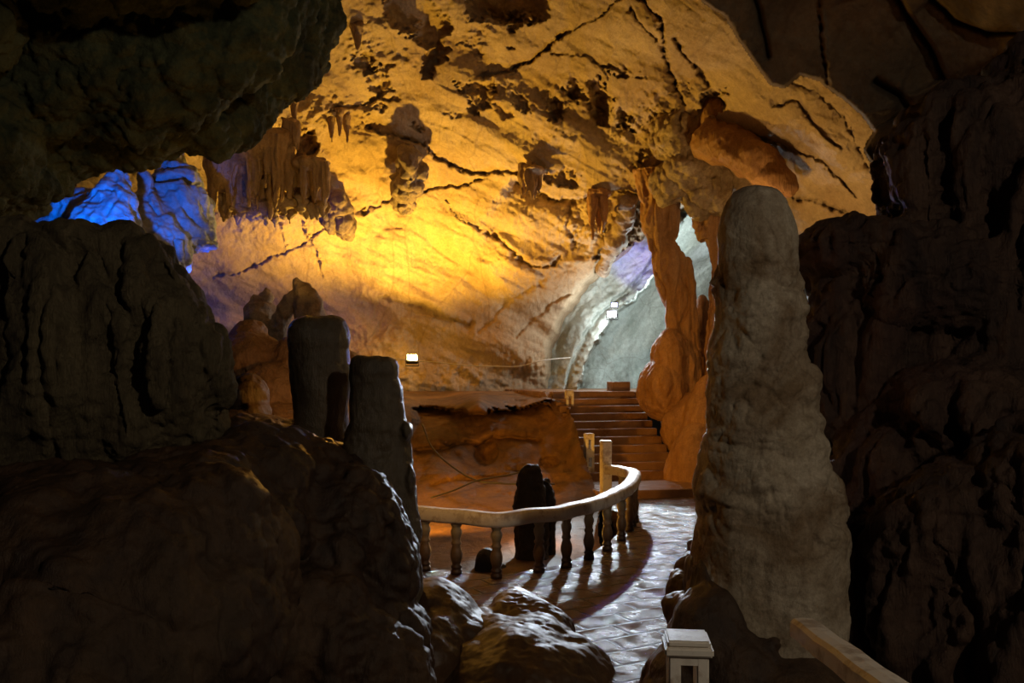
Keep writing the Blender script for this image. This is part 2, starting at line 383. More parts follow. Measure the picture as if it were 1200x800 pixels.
def shell(name, u0, u1, v0, v1, step, ctrl, relief, mat, keep=None, rim=None, extra=None):
    """a wall of the cave: control depths (u, v, depth) give its big form, relief(P, u, v) [m, + = deeper] its slabs, cracks and hollows;
    keep = outline of the wall, rim = (width, depth) by which its border turns back"""
    nu = int((u1-u0)/step)+1; nv = int((v1-v0)/step)+1
    uu, vv = np.meshgrid(np.linspace(u0, u1, nu), np.linspace(v0, v1, nv)); u = uu.ravel(); v = vv.ravel()
    D = tps(ctrl, np.c_[u, v])
    P = np.c_[(u-600)/1000*D, D, EYE-(v-440)/1000*D]
    D = D+relief(P, u, v)
    if keep is not None:
        wu = u+5*fbm(P, 1.3, 4, 91); wv = v+5*fbm(P, 1.3, 4, 95)
        ins = inside(keep, wu, wv); d, _, _ = seg_dist(keep, wu, wv, True)
        if rim: D = D+np.where(ins, rim[1]*np.clip(1-d/rim[0], 0, 1)**2, rim[1])
    P = np.c_[(u-600)/1000*D, D, EYE-(v-440)/1000*D]
    if extra is not None: P = P+extra(P, u, v)
    idx = np.arange(nu*nv).reshape(nv, nu)
    Q = np.stack([idx[:-1, :-1], idx[:-1, 1:], idx[1:, 1:], idx[1:, :-1]], -1).reshape(-1, 4)[:, ::-1]
    if keep is not None:
        Q = Q[ins[Q].any(1)]
        used = np.unique(Q); mp = np.full(nu*nv, -1); mp[used] = np.arange(len(used)); Q = mp[Q]; P = P[used]
    return link(name, mesh_np(name, P, Q), mat)

# ---------------------------------------------------------------- weathering
def grooves(P, f, k, s, w=0.10, o=2):
    n = fbm(P+0.25*np.c_[vn(P*1.1, s+50), vn(P*1.1, s+51), 0*P[:, 0]], f, o, s, (1, 1, k), 0.45)
    return np.exp(-(n/w)**2)
def weather(big=0.1, bf=0.6, mid=0.03, mf=2.5, fine=0.008, ff=9, fl=0.0, flf=2.5, flk=0.12, flw=0.10, lump=0.0, lf=2.0, s=0):
    def d(P, N):
        t = big*fbm(P, bf, 3, s)+mid*fbm(P, mf, 4, s+7)+fine*rid(P, ff, 4, s+13)
        if fl: t = t-fl*grooves(P, flf, flk, s+21, flw)*np.clip(1-np.abs(N[:, 2]), 0, 1)+fl*0.5*fbm(P, flf*1.3, 3, s+31, (1, 1, flk))
        if lump: t = t+lump*(0.6-cell(P+0.1*np.c_[vn(P*3, 1), vn(P*3, 2), vn(P*3, 3)], lf, s+3))
        return t
    return d

# ---------------------------------------------------------------- the cave shell
def acc_len(poly): return sum(math.hypot(q[0]-p[0], q[1]-p[1]) for p, q in zip(poly, poly[1:]))
def crack(u, v, poly, w, depth, above=0., below=0., dec=20, closed=False):
    x0 = min(p[0] for p in poly)-70; x1 = max(p[0] for p in poly)+70; y0 = min(p[1] for p in poly)-70; y1 = max(p[1] for p in poly)+70
    m = (u > x0) & (u < x1) & (v > y0) & (v < y1); out = np.zeros(len(u))
    if not m.any(): return out
    d, sd, al = seg_dist(poly, u[m], v[m]); fade = ss(0, 0.06, al)*ss(0, 0.06, 1-al)
    k = al*acc_len(poly)*0.05; wf = 0.45+0.75*np.abs(np.sin(k*1.3+1)*np.sin(k*3.1+2)+0.5*np.sin(k*7.7))
    if w > 2.8: wf = 1.0
    w = w*wf; g = depth*wf*np.exp(-(d/w)**2)
    g += above*np.exp(-d/dec)*ss(-1.0, 1.0, -sd*d)+below*np.exp(-d/dec)*ss(-1.0, 1.0, sd*d)
    out[m] = g*fade; return out
HMASK = []
def hollow(u, v, poly, depth, edge=2.0, slope=0.0):
    x0 = min(p[0] for p in poly)-10; x1 = max(p[0] for p in poly)+10; y0 = min(p[1] for p in poly)-10; y1 = max(p[1] for p in poly)+10
    m = (u > x0) & (u < x1) & (v > y0) & (v < y1); out = np.zeros(len(u))
    if not m.any(): return out
    ins = inside(poly, u[m], v[m]); d, _, _ = seg_dist(poly, u[m], v[m], True)
    vv = (v[m]-y0)/(y1-y0)
    out[m] = np.where(ins, depth*(ss(0, edge, d)*0.45+0.55*ss(0, 14, d))*(1-slope*vv), 0)
    k = np.zeros(len(u)); k[m] = np.where(ins, ss(0, 4, d)*min(depth, 0.8), 0); HMASK.append(k); return out
def ell(cu, cv, ru, rv, tilt=0, n=12):
    a = math.radians(tilt)
    return [(cu+ru*math.cos(t)*math.cos(a)-rv*math.sin(t)*math.sin(a), cv+ru*math.cos(t)*math.sin(a)+rv*math.sin(t)*math.cos(a)) for t in [2*math.pi*i/n for i in range(n)]]
def spots(u, v, L):
    t = np.zeros(len(u))
    for cu, cv, ru, rv, a in L:
        t = np.maximum(t, a*np.exp(-(((u-cu)/ru)**2+((v-cv)/rv)**2)))
    return t

def dome_relief(P, u, v):
    f1 = fbm(P, 1.1, 4, 3); f2 = fbm(P, 1.1, 4, 5); g1 = fbm(P, 5.0, 4, 6); g2 = fbm(P, 5.0, 4, 8)
    h1 = fbm(P, 14., 3, 16); h2 = fbm(P, 14., 3, 17)
    uw = u+6*f1+3*g1+2.0*h1; vw = v+6*f2+3*g2+2.0*h2
    # bedding runs down to the right: long shallow undulations across it
    a = math.radians(28); al = P[:, 0]*math.cos(a)-P[:, 2]*math.sin(a); ac = P[:, 0]*math.sin(a)+P[:, 2]*math.cos(a)
    B = np.c_[al*0.30, P[:, 1]*0.5, ac*1.0]
    t = 0.62*fbm(B, 0.6, 3, 11)+0.22*rid(B, 0.75, 3, 18)+0.16*fbm(B, 2.2, 3, 12)+0.035*fbm(B, 7, 4, 14)+0.012*fbm(P, 6, 4, 15)
    # broad slab steps
    s_ = fbm(B, 0.45, 3, 19)*3.0; fr = s_-np.floor(s_); t += 0.18*(np.floor(s_)*0.25+0.25*ss(0.0, 0.10, fr))
    C = [([(424, 140), (432, 146), (456, 157), (481, 168), (494, 171), (513, 187), (532, 195), (555, 205), (573, 205), (595, 201), (618, 200), (640, 197)], 2.0, 0.30, 0.35, 0, 22),
         ([(410, 250), (420, 247), (433, 241), (458, 235), (487, 229), (510, 221), (550, 218), (577, 210)], 1.8, 0.25, 0.15, 0, 10),
         ([(521, 231), (539, 255), (555, 266), (568, 274)], 0.9, 0.12, 0.04, 0, 8),
         ([(568, 274), (582, 276), (595, 288), (611, 304), (622, 313), (636, 314), (647, 309), (660, 297)], 3.2, 0.45, 0.0, 0.12, 14),
         ([(245, 326), (270, 321), (290, 314), (318, 300), (345, 290), (365, 278), (392, 264), (414, 250)], 1.5, 0.28, 0.06, 0, 14),
         ([(552, 86), (580, 86), (600, 84), (616, 77), (634, 62), (650, 48), (662, 40), (674, 38)], 2.0, 0.35, 0.25, 0, 14),
         ([(674, 38), (682, 32), (702, 19), (724, 2), (745, -14)], 1.0, 0.15, 0.05, 0, 8),
         ([(745, -10), (760, 12), (774, 26), (778, 46), (783, 70), (790, 96), (796, 112), (802, 128)], 2.6, 0.45, 0, 0.25, 12),
         ([(735, 8), (744, 20), (756, 34), (772, 48)], 1.6, 0.25, 0, 0.1, 10),
         ([(790, 40), (806, 66), (820, 80), (832, 102)], 3.0, 0.40, 0, 0.2, 10),
         ([(640, 64), (670, 66), (692, 68), (706, 82), (716, 96)], 1.3, 0.12, 0.05, 0, 10),
         ([(600, 205), (622, 220), (645, 231), (680, 234), (700, 228), (735, 222), (765, 232)], 1.8, 0.2, 0, 1.3, 40),
         ([(355, 262), (362, 280), (372, 300), (380, 330)], 1.6, -0.22, 0, 0, 8), ([(330, 262), (336, 285), (345, 300)], 1.2, -0.14, 0, 0, 8),
         ([(385, 130), (410, 128), (430, 120), (445, 112), (470, 118)], 2.0, 0.3, 0.3, 0, 14),
         ([(820, 115), (845, 140), (880, 160), (920, 172), (960, 190), (1010, 235)], 1.5, 0.15, 0.18, 0, 30),
         ([(905, 128), (935, 120), (960, 150), (990, 175)], 1.2, 0.12, 0.12, 0, 16),
         ([(925, 98), (955, 108), (990, 140), (1005, 170), (1015, 200)], 1.4, 0.15, 0, 0.1, 20),
         ([(925, 232), (955, 235), (985, 246), (1005, 258)], 2.4, 0.3, 0, 0.1, 12),
         ([(600, 400), (640, 360), (680, 340), (715, 318)], 3, 0.1, 0.1, 0, 20), ([(560, 395), (600, 350), (640, 328)], 3, 0.08, 0.08, 0, 20),
         ([(440, 345), (470, 350), (500, 362), (520, 372), (560, 380)], 2.5, 0.12, 0, 0.25, 20),
         ([(670, 235), (662, 265), (672, 285), (690, 292)], 3, 0.3, 0, 0, 10)]
    for poly, w, dp, ab, be, dec in C: t += crack(uw, vw, poly, w*0.75, dp*0.8, ab*0.7, be, dec*0.6)
    us = u+13*f1+9*g1+3.5*h1; vs = v+13*f2+9*g2+3.5*h2
    t += hollow(us, vs, [(440, -60), (512, -80), (520, 16), (524, 36), (528, 64), (516, 80), (514, 92), (498, 90), (488, 66), (500, 58), (484, 44), (466, 40), (452, 12)], 1.3, 3, 0.6)
    t += hollow(us, vs, [(544, -60), (640, -60), (640, 22), (606, 24), (576, 20), (564, 30), (544, 22)], 1.1, 3, 0.5)
    for p, dp in (([(556, 86), (580, 86), (586, 100), (580, 112), (574, 128), (558, 132), (552, 112), (530, 108)], 0.6), ([(580, 112), (592, 120), (602, 136), (592, 141), (580, 132)], 0.45),
                  (ell(720, 82, 14, 6, 10), 0.35), (ell(748, 87, 7, 3, 20), 0.2), (ell(672, 106, 13, 11), 0.6), (ell(702, 122, 16, 30, -12), 0.8), (ell(650, 128, 9, 12), 0.5),
                  (ell(732, 139, 8, 15, -15), 0.6), (ell(790, 176, 14, 16, 20), 0.9), (ell(757, 180, 8, 8), 0.4), (ell(775, 136, 10, 10), 0.5), (ell(610, 120, 8, 13, -25), 0.4),
                  (ell(440, 120, 14, 5, -25), 0.3), (ell(428, 72, 14, 14), 0.5), (ell(446, 92, 12, 14), 0.5), (ell(655, 212, 26, 10, 8), 0.5), (ell(620, 235, 10, 8), 0.2),
                  (ell(835, 118, 22, 16, -30), 1.0), (ell(560, 58, 10, 5, 30), 0.3), (ell(545, 52, 6, 4), 0.25), (ell(600, 22, 8, 9), 0.4), (ell(600, 54, 10, 3, -25), 0.3),
                  (ell(524, 135, 5, 4), 0.2), (ell(536, 137, 6, 4), 0.2), (ell(487, 150, 5, 9), 0.25), (ell(345, 168, 30, 26, 20), 0.9), (ell(715, 292, 12, 26, 30), 0.7), (ell(745, 262, 12, 26, 10), 0.9)):
        t += hollow(us, vs, p, dp)
    R = spots(u, v, [(425, 60, 26, 30, 1), (445, 30, 22, 14, .8), (470, 70, 20, 16, .7), (560, 42, 22, 18, 1), (590, 26, 22, 10, .8), (585, 105, 30, 22, 1), (650, 120, 34, 24, 1), (620, 160, 30, 16, .5), (660, 160, 40, 14, .7),
                     (735, 150, 34, 30, 1), (775, 130, 24, 28, 1.2), (395, 125, 26, 20, 1.1), (370, 130, 26, 24, 1), (415, 140, 18, 18, .8), (345, 165, 40, 30, .7), (300, 215, 60, 50, .6),
                     (455, 392, 34, 26, 1), (435, 350, 30, 16, .5), (700, 262, 34, 36, 1), (670, 285, 16, 30, .8), (750, 210, 30, 20, .8), (520, 440, 90, 18, .8), (610, 432, 60, 22, .9), (400, 420, 60, 40, .7), (800, 110, 20, 24, .9)])
    hm = np.max(HMASK[2:], 0); HMASK.clear()
    t += hm*(0.55*fbm(P, 2.2, 4, 39, (1.3, 1, 0.45))+0.25*rid(P, 5, 3, 40))
    rr = rid(P, 2.6, 5, 41, g=0.6); lumps = 0.5-cell(P+0.15*np.c_[f1, f2, g1], 3.2, 44)
    t += R*(0.20*rr+0.26*lumps-0.05+0.07*rid(P, 9, 3, 43))*-1
    t += 0.015*fbm(P, 12, 3, 45)+0.05*np.abs(fbm(B, 4.5, 4, 46))+0.008*rid(B, 14, 3, 49)
    # rock fringed with small drips beneath the slab edge
    F = spots(u, v, [(700, 262, 40, 40, 1), (300, 215, 60, 50, .8), (420, 10, 30, 40, .8), (645, 215, 20, 20, .6), (800, 230, 50, 60, 1)])
    t += F*0.22*fbm(P, 3.0, 4, 47, (1, 1, 0.13))
    K = spots(u, v, [(560, 440, 110, 25, 1)]); t += K*0.10*fbm(P, 3.0, 4, 48, (1, 1, 0.4))
    return t
us_, Ds = (-60, 200, 350, 500, 650, 800, 950, 1090), {-260: (11, 11.5, 12.3, 13.5, 13.2, 12.2, 11, 9.5), 0: (14, 15.2, 17, 19, 18.4, 16.4, 14.5, 12.5), 100: (16.5, 18.3, 20.4, 22, 21, 18.8, 16, 13.5),
    200: (18.5, 20.8, 23, 24.6, 23.2, 21.2, 17.5, 15), 300: (19.5, 22, 25, 27, 25.6, 23.7, 19.5, 16), 400: (20, 23, 26, 27.2, 27, 26.5, 21, 17), 480: (20, 23, 26, 26.8, 27.5, 27, 21, 17)}
dome_ctrl = [(u, v, D) for v, r in Ds.items() for u, D in zip(us_, r)]
def DY(u, v, off=0.0): return float(tps(dome_ctrl, np.array([[u, v]]))[0]-off)
dome_keep = [(-60, -258), (1088, -258), (1088, 330), (880, 330), (868, 262), (850, 240), (800, 242), (772, 262), (748, 285), (722, 310), (700, 330), (674, 362), (657, 392), (650, 412), (650, 478), (-60, 478)]
o = shell('wall_back', -60, 1090, -260, 480, 1.3, dome_ctrl, dome_relief, M['limestone'], dome_keep, (14, 1.6)); tag(o, kind='structure')

def tunnel_relief(P, u, v):
    f1 = fbm(P, 1.1, 4, 63); f2 = fbm(P, 1.1, 4, 65); g1 = fbm(P, 5, 4, 66)
    uw = u+5*f1+2*g1; vw = v+5*f2+2*g1
    L = [(800, 262), (775, 312), (757, 340), (737, 358), (718, 378), (700, 402), (686, 428), (676, 470)]
    d, sd, _ = seg_dist(L, uw, vw)
    rib = ss(-1.5, 1.5, sd*d)
    a = math.radians(-52); al = P[:, 0]*math.cos(a)-P[:, 2]*math.sin(a); ac = P[:, 0]*math.sin(a)+P[:, 2]*math.cos(a)
    B = np.c_[al*0.25, P[:, 1]*0.5, ac]
    t = -rib*(2.9*np.exp(-d/60.))+rib*0.14*rid(B, 2.2, 5, 67)+0.22*fbm(B, 1.2, 4, 68)+0.035*fbm(P, 5, 4, 69)
    t += rib*0.35*np.exp(-((d-14)/3.)**2)
    t += 0.12*rid(P, 1.6, 4, 70, (1, 1, 0.3))*ss(395, 440, v)
    return t
o = shell('wall_back', 590, 960, 190, 485, 1.2,
    [(590, 470, 30), (650, 470, 28.8), (700, 470, 28.2), (760, 470, 29.5), (860, 470, 30), (960, 470, 30), (590, 400, 31), (650, 400, 29.6), (700, 400, 29), (760, 400, 30), (860, 400, 31), (960, 400, 31), (700, 340, 28.3), (760, 340, 29.5), (860, 340, 31),
     (750, 290, 27.3), (850, 290, 29), (960, 290, 28.5), (780, 240, 26.5), (850, 230, 27), (700, 300, 27.5), (600, 300, 28), (590, 190, 27), (960, 190, 27)], tunnel_relief, M['tunnel']); tag(o, kind='structure')

def ceilr_relief(P, u, v):
    f1 = fbm(P, 0.9, 4, 73); f2 = fbm(P, 0.9, 4, 75); g1 = fbm(P, 5, 4, 76)
    uw = u+8*f1+2*g1; vw = v+8*f2+2*g1
    t = 0.5*fbm(P, 0.35, 3, 71, (1, 1, 0.5))+0.08*fbm(P, 1.6, 4, 72, (1.5, 1, 0.5))+0.015*rid(P, 7, 4, 74)
    for poly, w, dp, ab, be, dec in (([(965, -20), (963, 40), (970, 95), (975, 120)], 1.6, 0.16, 0, 0.10, 30), ([(1040, -30), (1065, 15), (1090, 55), (1108, 95)], 3, 0.3, 0, 0.30, 50),
                                     ([(1090, -10), (1120, 20), (1160, 38), (1200, 40)], 3, 0.25, 0, 0.25, 40), ([(1020, 95), (1050, 115), (1060, 130)], 5, 0.3, 0, 0, 10), ([(1000, 165), (1060, 130), (1140, 90), (1210, 60)], 10, 0.3, 0, 0.4, 40),
                                     ([(880, -20), (890, 30), (900, 70)], 3, 0.2, 0, 0.1, 20)):
        t += crack(uw, vw, poly, w, dp, ab, be, dec)
    t -= spots(u, v, [(840, 30, 16, 30, 1), (870, 60, 14, 20, 1), (1010, 130, 20, 20, .7), (1000, 180, 30, 30, 1)])*(0.16*rid(P, 3, 5, 77))
    return t
ceilr_keep = [(790, -255), (812, -30), (822, 2), (848, 22), (868, 48), (886, 70), (904, 97), (920, 101), (937, 86), (960, 92), (985, 112), (1008, 133), (1023, 154), (1012, 178), (1022, 192), (1032, 235), (1030, 340), (1395, 340), (1395, -255)]
o = shell('ceiling', 780, 1400, -260, 345, 1.6,
    [(780, -260, 9), (1000, -260, 8.5), (1400, -260, 7.5), (780, 0, 12.4), (900, 0, 12.2), (1000, 0, 11.6), (1100, 0, 11), (1200, 0, 10), (1400, 0, 8.5), (900, 100, 13.2), (1000, 100, 12.6), (1100, 100, 12), (1250, 100, 10.5), (1400, 100, 9),
     (1000, 200, 13), (1100, 200, 12), (1400, 200, 9.5), (1020, 340, 13), (1400, 340, 10)], ceilr_relief, M['ceil_r'], ceilr_keep, (3, 0.5)); tag(o, kind='structure')

# near ceiling on the left: a mass of rounded popcorn lobes, solid
edge = [(20, 232, 10), (46, 212, 10), (84, 182, 10.2), (112, 178, 10.4), (150, 168, 10.2), (178,163, 10), (196,139, 10.6), (222, 130, 10.8), (246, 150, 10.5), (268, 140, 10.8), (292, 112, 11), (318, 96, 11.2), (340, 82, 11.3), (356, 56, 11.5), (366, 20, 11.8), (372, -20, 12), (374, -60, 12)]
pr = []
for (x, y, Y) in edge: pr.append(('e', x-4, y-(16 if 90 < x < 210 else 2), Y, 33, 31, 0.55))
for k in range(60):
    x = random.uniform(-160, 330); y = random.uniform(-230, 190)
    if y > 215-0.62*max(x, 0)-20: continue
    t = (215-0.62*max(x, 0)-y)/400
    pr.append(('e', x, y, 9.8-3.0*t+random.uniform(-0.4, 0.4), random.uniform(30, 62), random.uniform(26, 48), random.uniform(0.4, 0.7), random.uniform(-40, 40)))
pr += [('e', 60, 20, 9.6, 280, 150, 0.9), ('e', 100, 110, 10.2, 150, 90, 0.7), ('e', 240, 0, 10.9, 130, 110, 0.6), ('e', -80, 150, 9.2, 120, 120, 0.9), ('e', 120, -170, 7.5, 330, 140, 0.9)]
o = rock('ceiling', pr, M['ceil_l'], 0.026, [weather(0.10, 0.8, 0.08, 2.6, 0.0, 9, lump=0.18, lf=2.3, s=101), weather(0, 1, 0.02, 6, 0.0, 11, lump=0.09, lf=6, s=103), weather(0, 1, 0, 6, 0.012, 16, lump=0.04, lf=14, s=105)], 3, kind='structure')

# ---------------------------------------------------------------- floor, pit, stairs
feet = [(-1.16, 11.40), (-0.73, 11.20), (-0.20, 10.97), (0.36, 11.30), (0.74, 11.60), (1.09, 12.10), (1.42, 12.72), (1.73, 13.50), (1.97, 14.30)]
turn = [(2.12, 14.95), (2.23, 15.5), (2.24, 16.0), (2.12, 16.45), (1.90, 16.85)]
path = spline([(-2.2, 12.0), (-1.7, 11.65)]+feet+turn, 8)
def offset(pts, d):
    out = []
    for i, p in enumerate(pts):
        a = np.array(pts[max(i-1, 0)]); b = np.array(pts[min(i+1, len(pts)-1)]); t = (b-a)/np.linalg.norm(b-a)
        out.append(np.array(p)+d*np.array([-t[1], t[0]]))
    return out
fb = bmesh.new()
outl = [tuple(p) for p in offset(path, 0.16)]+[(1.60, 17.6), (1.55, 20.6), (7, 21.6), (7, -1.5), (-3.2, -1.5), (-3.2, 12.3)]
lo = [fb.verts.new((x, y, -1.2)) for x, y in outl]; hi = [fb.verts.new((x, y, 0)) for x, y in outl]
bridge(fb, [lo, hi]); bmesh.ops.triangulate(fb, faces=[f for f in fb.faces if len(f.verts) > 4])
tag(link('floor', bm_mesh('floor', fb, False), M['floor']), kind='structure')

def pit_relief(P, u, v):
    f1 = fbm(P, 0.9, 4, 83); g1 = fbm(P, 4, 4, 86)
    uw = u+9*f1+3*g1; vw = v+9*fbm(P, 0.9, 4, 85)+3*g1
    lowr = ss(565, 600, v)
    t = (0.30*fbm(P, 0.7, 4, 81)+0.12*rid(P, 1.8, 4, 82))*(1-0.6*lowr)+0.03*rid(P, 6, 4, 84)
    for poly, w, dp, ab, be, dec in (([(480, 478), (540, 482), (600, 478), (650, 470), (672, 468)], 4, 0.2, 0, 1.9, 45), ([(485, 525), (530, 520), (580, 512), (640, 515)], 5, 0.3, 0, 0.4, 20), ([(500, 565), (559, 560), (610, 550), (660, 540)], 3, 0.15, 0, 0.15, 14)):
        t += crack(uw, vw, poly, w, dp, ab, be, dec)
    t += hollow(uw, vw, ell(602, 470, 14, 7, -10), 0.5)+hollow(uw, vw, ell(570, 528, 16, 16), 0.8)+hollow(uw, vw, ell(645, 540, 14, 10), 0.4)
    return t
pc = [(x, y, D+0.0*x) for y, D in ((740, 9.6), (700, 10.9), (670, 12.3), (640, 14.2), (600, 16.6), (575, 18.2), (540, 19.5), (510, 20.3), (490, 20.8), (474, 20.7), (468, 21.3)) for x in (300, 450, 560, 640, 720)]
pc += [(x, 462, 23.5) for x in (300, 450, 560, 640, 720)]+[(x, 458.2, 26.5) for x in (300, 450, 560, 640, 720)]
o = shell('rock_bank', 290, 712, 458.2, 745, 1.4, pc, pit_relief, M['pit'], [(290, 457), (657, 457), (668, 480), (690, 555), (700, 590), (712, 746), (290, 746)], None); rebase(o)
tag(o, 'muddy amber rock bank with a dark hollow face, rising behind the curved balustrade', 'rock bank')

# stairs: risers square to a line turned 14 degrees
A14 = math.radians(14); dv = np.array([-math.sin(A14), math.cos(A14)]); lv = np.array([math.cos(A14), math.sin(A14)])
stairs = empty('staircase', (2.9, 19.9, 0)); tag(stairs, 'wide flight of muddy brown cement steps climbing to the lit passage', 'stairs')
def prism(name, corners, z0, z1, mat, parent, org):
    b = bmesh.new(); n = 6; lo = []; hi = []
    cs = []
    for i, c in enumerate(corners):
        d = corners[(i+1) % len(corners)]
        for k in range(n): cs.append((c[0]+(d[0]-c[0])*k/n, c[1]+(d[1]-c[1])*k/n))
    lo = [b.verts.new((x-org[0], y-org[1], z0)) for x, y in cs]; md = [b.verts.new((x-org[0], y-org[1], z1-0.02)) for x, y in cs]
    cx = sum(c[0] for c in cs)/len(cs); cy = sum(c[1] for c in cs)/len(cs)
    hi = [b.verts.new((x-org[0]+(cx-x)*0.012+random.uniform(-.008, .008), y-org[1]+(cy-y)*0.03+random.uniform(-.012, .012), z1+random.uniform(-.008, .004))) for x, y in cs]
    bridge(b, [lo, md, hi]); me = bm_mesh(name, b, False)
    return link(name, me, mat, parent)
R0 = np.array([4.04, 20.20])         # foot of the second riser, right end
N_ST = 11; RH = 0.1815; TD = 0.30
def quad(o_, wl, d0, d1, wr=0.0):
    a = o_+lv*wr+dv*d0; b_ = o_-lv*wl+dv*d0; c = o_-lv*wl+dv*d1; d = o_+lv*wr+dv*d1
    return [tuple(b_), tuple(a), tuple(d), tuple(c)]
org = (2.9, 19.9)
prism('landing', quad(R0, 2.75, -1.75, 0.3, 1.2), 0, 0.18, M['step'], stairs, org)
for i in range(N_ST):
    z1 = 0.18+RH*(i+1)
    prism('step', quad(R0, 2.30, TD*i, TD*(i+1)+(0.05 if i < N_ST-1 else 0.05), 0.0), -0.3 if i < 3 else z1-0.7, z1, M['step'], stairs, org)
prism('upper_landing', quad(R0, 2.4, TD*N_ST, 8.5, 2.5), 1.6, 0.18+RH*N_ST, M['step'], stairs, org)
prism('side_wall', quad(R0, 2.42, 0.02, TD*N_ST, -2.28), -0.6, 0.36, M['step'], stairs, org)
b = bmesh.new()      # sloping left cheek of the flight
pts = [(0.0, -0.6), (TD*N_ST, -0.6), (TD*N_ST, 0.18+RH*N_ST-0.02), (0.0, 0.34)]
def cheek(w): return [b.verts.new((*(R0-lv*w+dv*d-np.array(org)), z)) for d, z in pts]
q1 = cheek(2.30); q2 = cheek(2.44); bridge(b, [q1, q2])
link('cheek_wall', bm_mesh('cheek_wall', b, False), M['step'], stairs)
prism('block', quad(R0+dv*TD*N_ST, 0.42, 0.25, 0.7, 0.1), 2.0, 2.43, M['step'], stairs, org)

# ---------------------------------------------------------------- balustrade
def bal_prof(h):
    k = h/0.68
    return [(0.062, 0), (0.062, 0.05*k), (0.045, 0.065*k), (0.058, 0.085*k), (0.060, 0.10*k), (0.042, 0.125*k), (0.050, 0.16*k), (0.064, 0.22*k), (0.066, 0.27*k), (0.054, 0.33*k), (0.042, 0.375*k), (0.055, 0.395*k), (0.055, 0.415*k),
            (0.042, 0.44*k), (0.047, 0.48*k), (0.060, 0.53*k), (0.060, 0.57*k), (0.045, 0.61*k), (0.054, 0.63*k), (0.062, 0.65*k), (0.062, 0.68*k)]
balus = empty('balustrade', (feet[3][0], feet[3][1], 0)); tag(balus, 'long curved white handrail on turned cement balusters, edging the wet walkway', 'balustrade')
b = bmesh.new(); rings = []
rp = spline([(-1.75, 11.75)]+feet+turn, 10); ro = offset(rp, 1.0)
for p, q in zip(rp, ro):
    n = (q-p); z0, z1 = 0.67, 0.845; w = 0.115
    sec = [(-w*0.80, z0), (w*0.80, z0), (w, z0+0.035), (w, z1-0.035), (w*0.86, z1-0.008), (w*0.4, z1+0.004), (-w*0.4, z1+0.004), (-w*0.86, z1-0.008), (-w, z1-0.035), (-w, z0+0.035)]
    j = 0.006*math.sin(p[0]*9)+0.004*math.sin(p[1]*13)
    rings.append([b.verts.new((p[0]+n[0]*s-feet[3][0], p[1]+n[1]*s-feet[3][1], z+j)) for s, z in sec])
bridge(b, rings); link('handrail', bm_mesh('handrail', b), M['paint'], balus)
b = bmesh.new(); lathe(b, [(r*1.22, z) for r, z in bal_prof(0.68)], 18); bme = bm_mesh('baluster', b)
tp = []; acc = 0; P_ = spline([feet[-1]]+turn, 20)
for a_, c_ in zip(P_, P_[1:]):
    acc += float(np.linalg.norm(c_-a_))
    if acc > 0.43: tp.append(tuple(c_)); acc = 0
for i, (x, y) in enumerate(feet+tp[:-1]):
    o = link('baluster', bme, M['baluster'] if i == 0 else None, balus, (x-feet[3][0], y-feet[3][1], 0))
def post_mesh(w, h, slots, cap=True, capw=1.25, caph=0.05):
    """square newel post; slots = [(z0, z1)] cut right through front to back"""
    b = bmesh.new(); h2 = w/2
    sw = w*0.20
    # two cheeks and the bridges between the slots
    for s in (-1, 1): box(b, s*(h2+sw)/2, 0, 0, h2-sw, w, h, 0.006)
    z = 0
    for a, c in slots+[(h, h)]:
        if a > z: box(b, 0, 0, z, 2*sw+0.012, w*0.985, a-z, 0.0)
        z = c
    me = bm_mesh('shaft', b, False)
    c = bmesh.new()
    if cap:
        box(c, 0, 0, h, w*capw, w*capw, caph*0.55, 0.008); box(c, 0, 0, h+caph*0.55, w*capw*0.9, w*capw*0.9, caph*0.45, 0.01)
    return me, (bm_mesh('cap', c, False) if cap else c.free())
def post(name, x, y, z, w, h, slots, rz, label, parent=None, **k):
    a, c = post_mesh(w, h, slots, **k)
    if parent is None:
        t = empty(name, (x, y, z), rz); tag(t, label, 'post')
        link('shaft', a, M['paint'], t)
        if c: link('cap', c, M['paint'], t)
    else:
        t = link(name, a, M['paint'], parent, (x-parent.location.x, y-parent.location.y, z)); t.rotation_euler[2] = rz
        if c: link('cap', c, M['paint'], t)
    return t
post('newel_post', 1.87, 17.02, 0, 0.19, 1.26, [], A14, None, balus, capw=1.12)
post('slotted_post', 1.79, 19.85, 0.36, 0.20, 0.86, [(0.12, 0.34), (0.52, 0.76)], A14, 'white slotted post at the foot of the stair flight, just left of the rail end', cap=True, capw=1.08, caph=0.04)
post('slotted_post', 1.50, 22.40, 1.20, 0.20, 0.98, [(0.16, 0.42), (0.58, 0.86)], A14, 'white slotted post near the top left of the stair flight', cap=True, capw=1.05, caph=0.04)

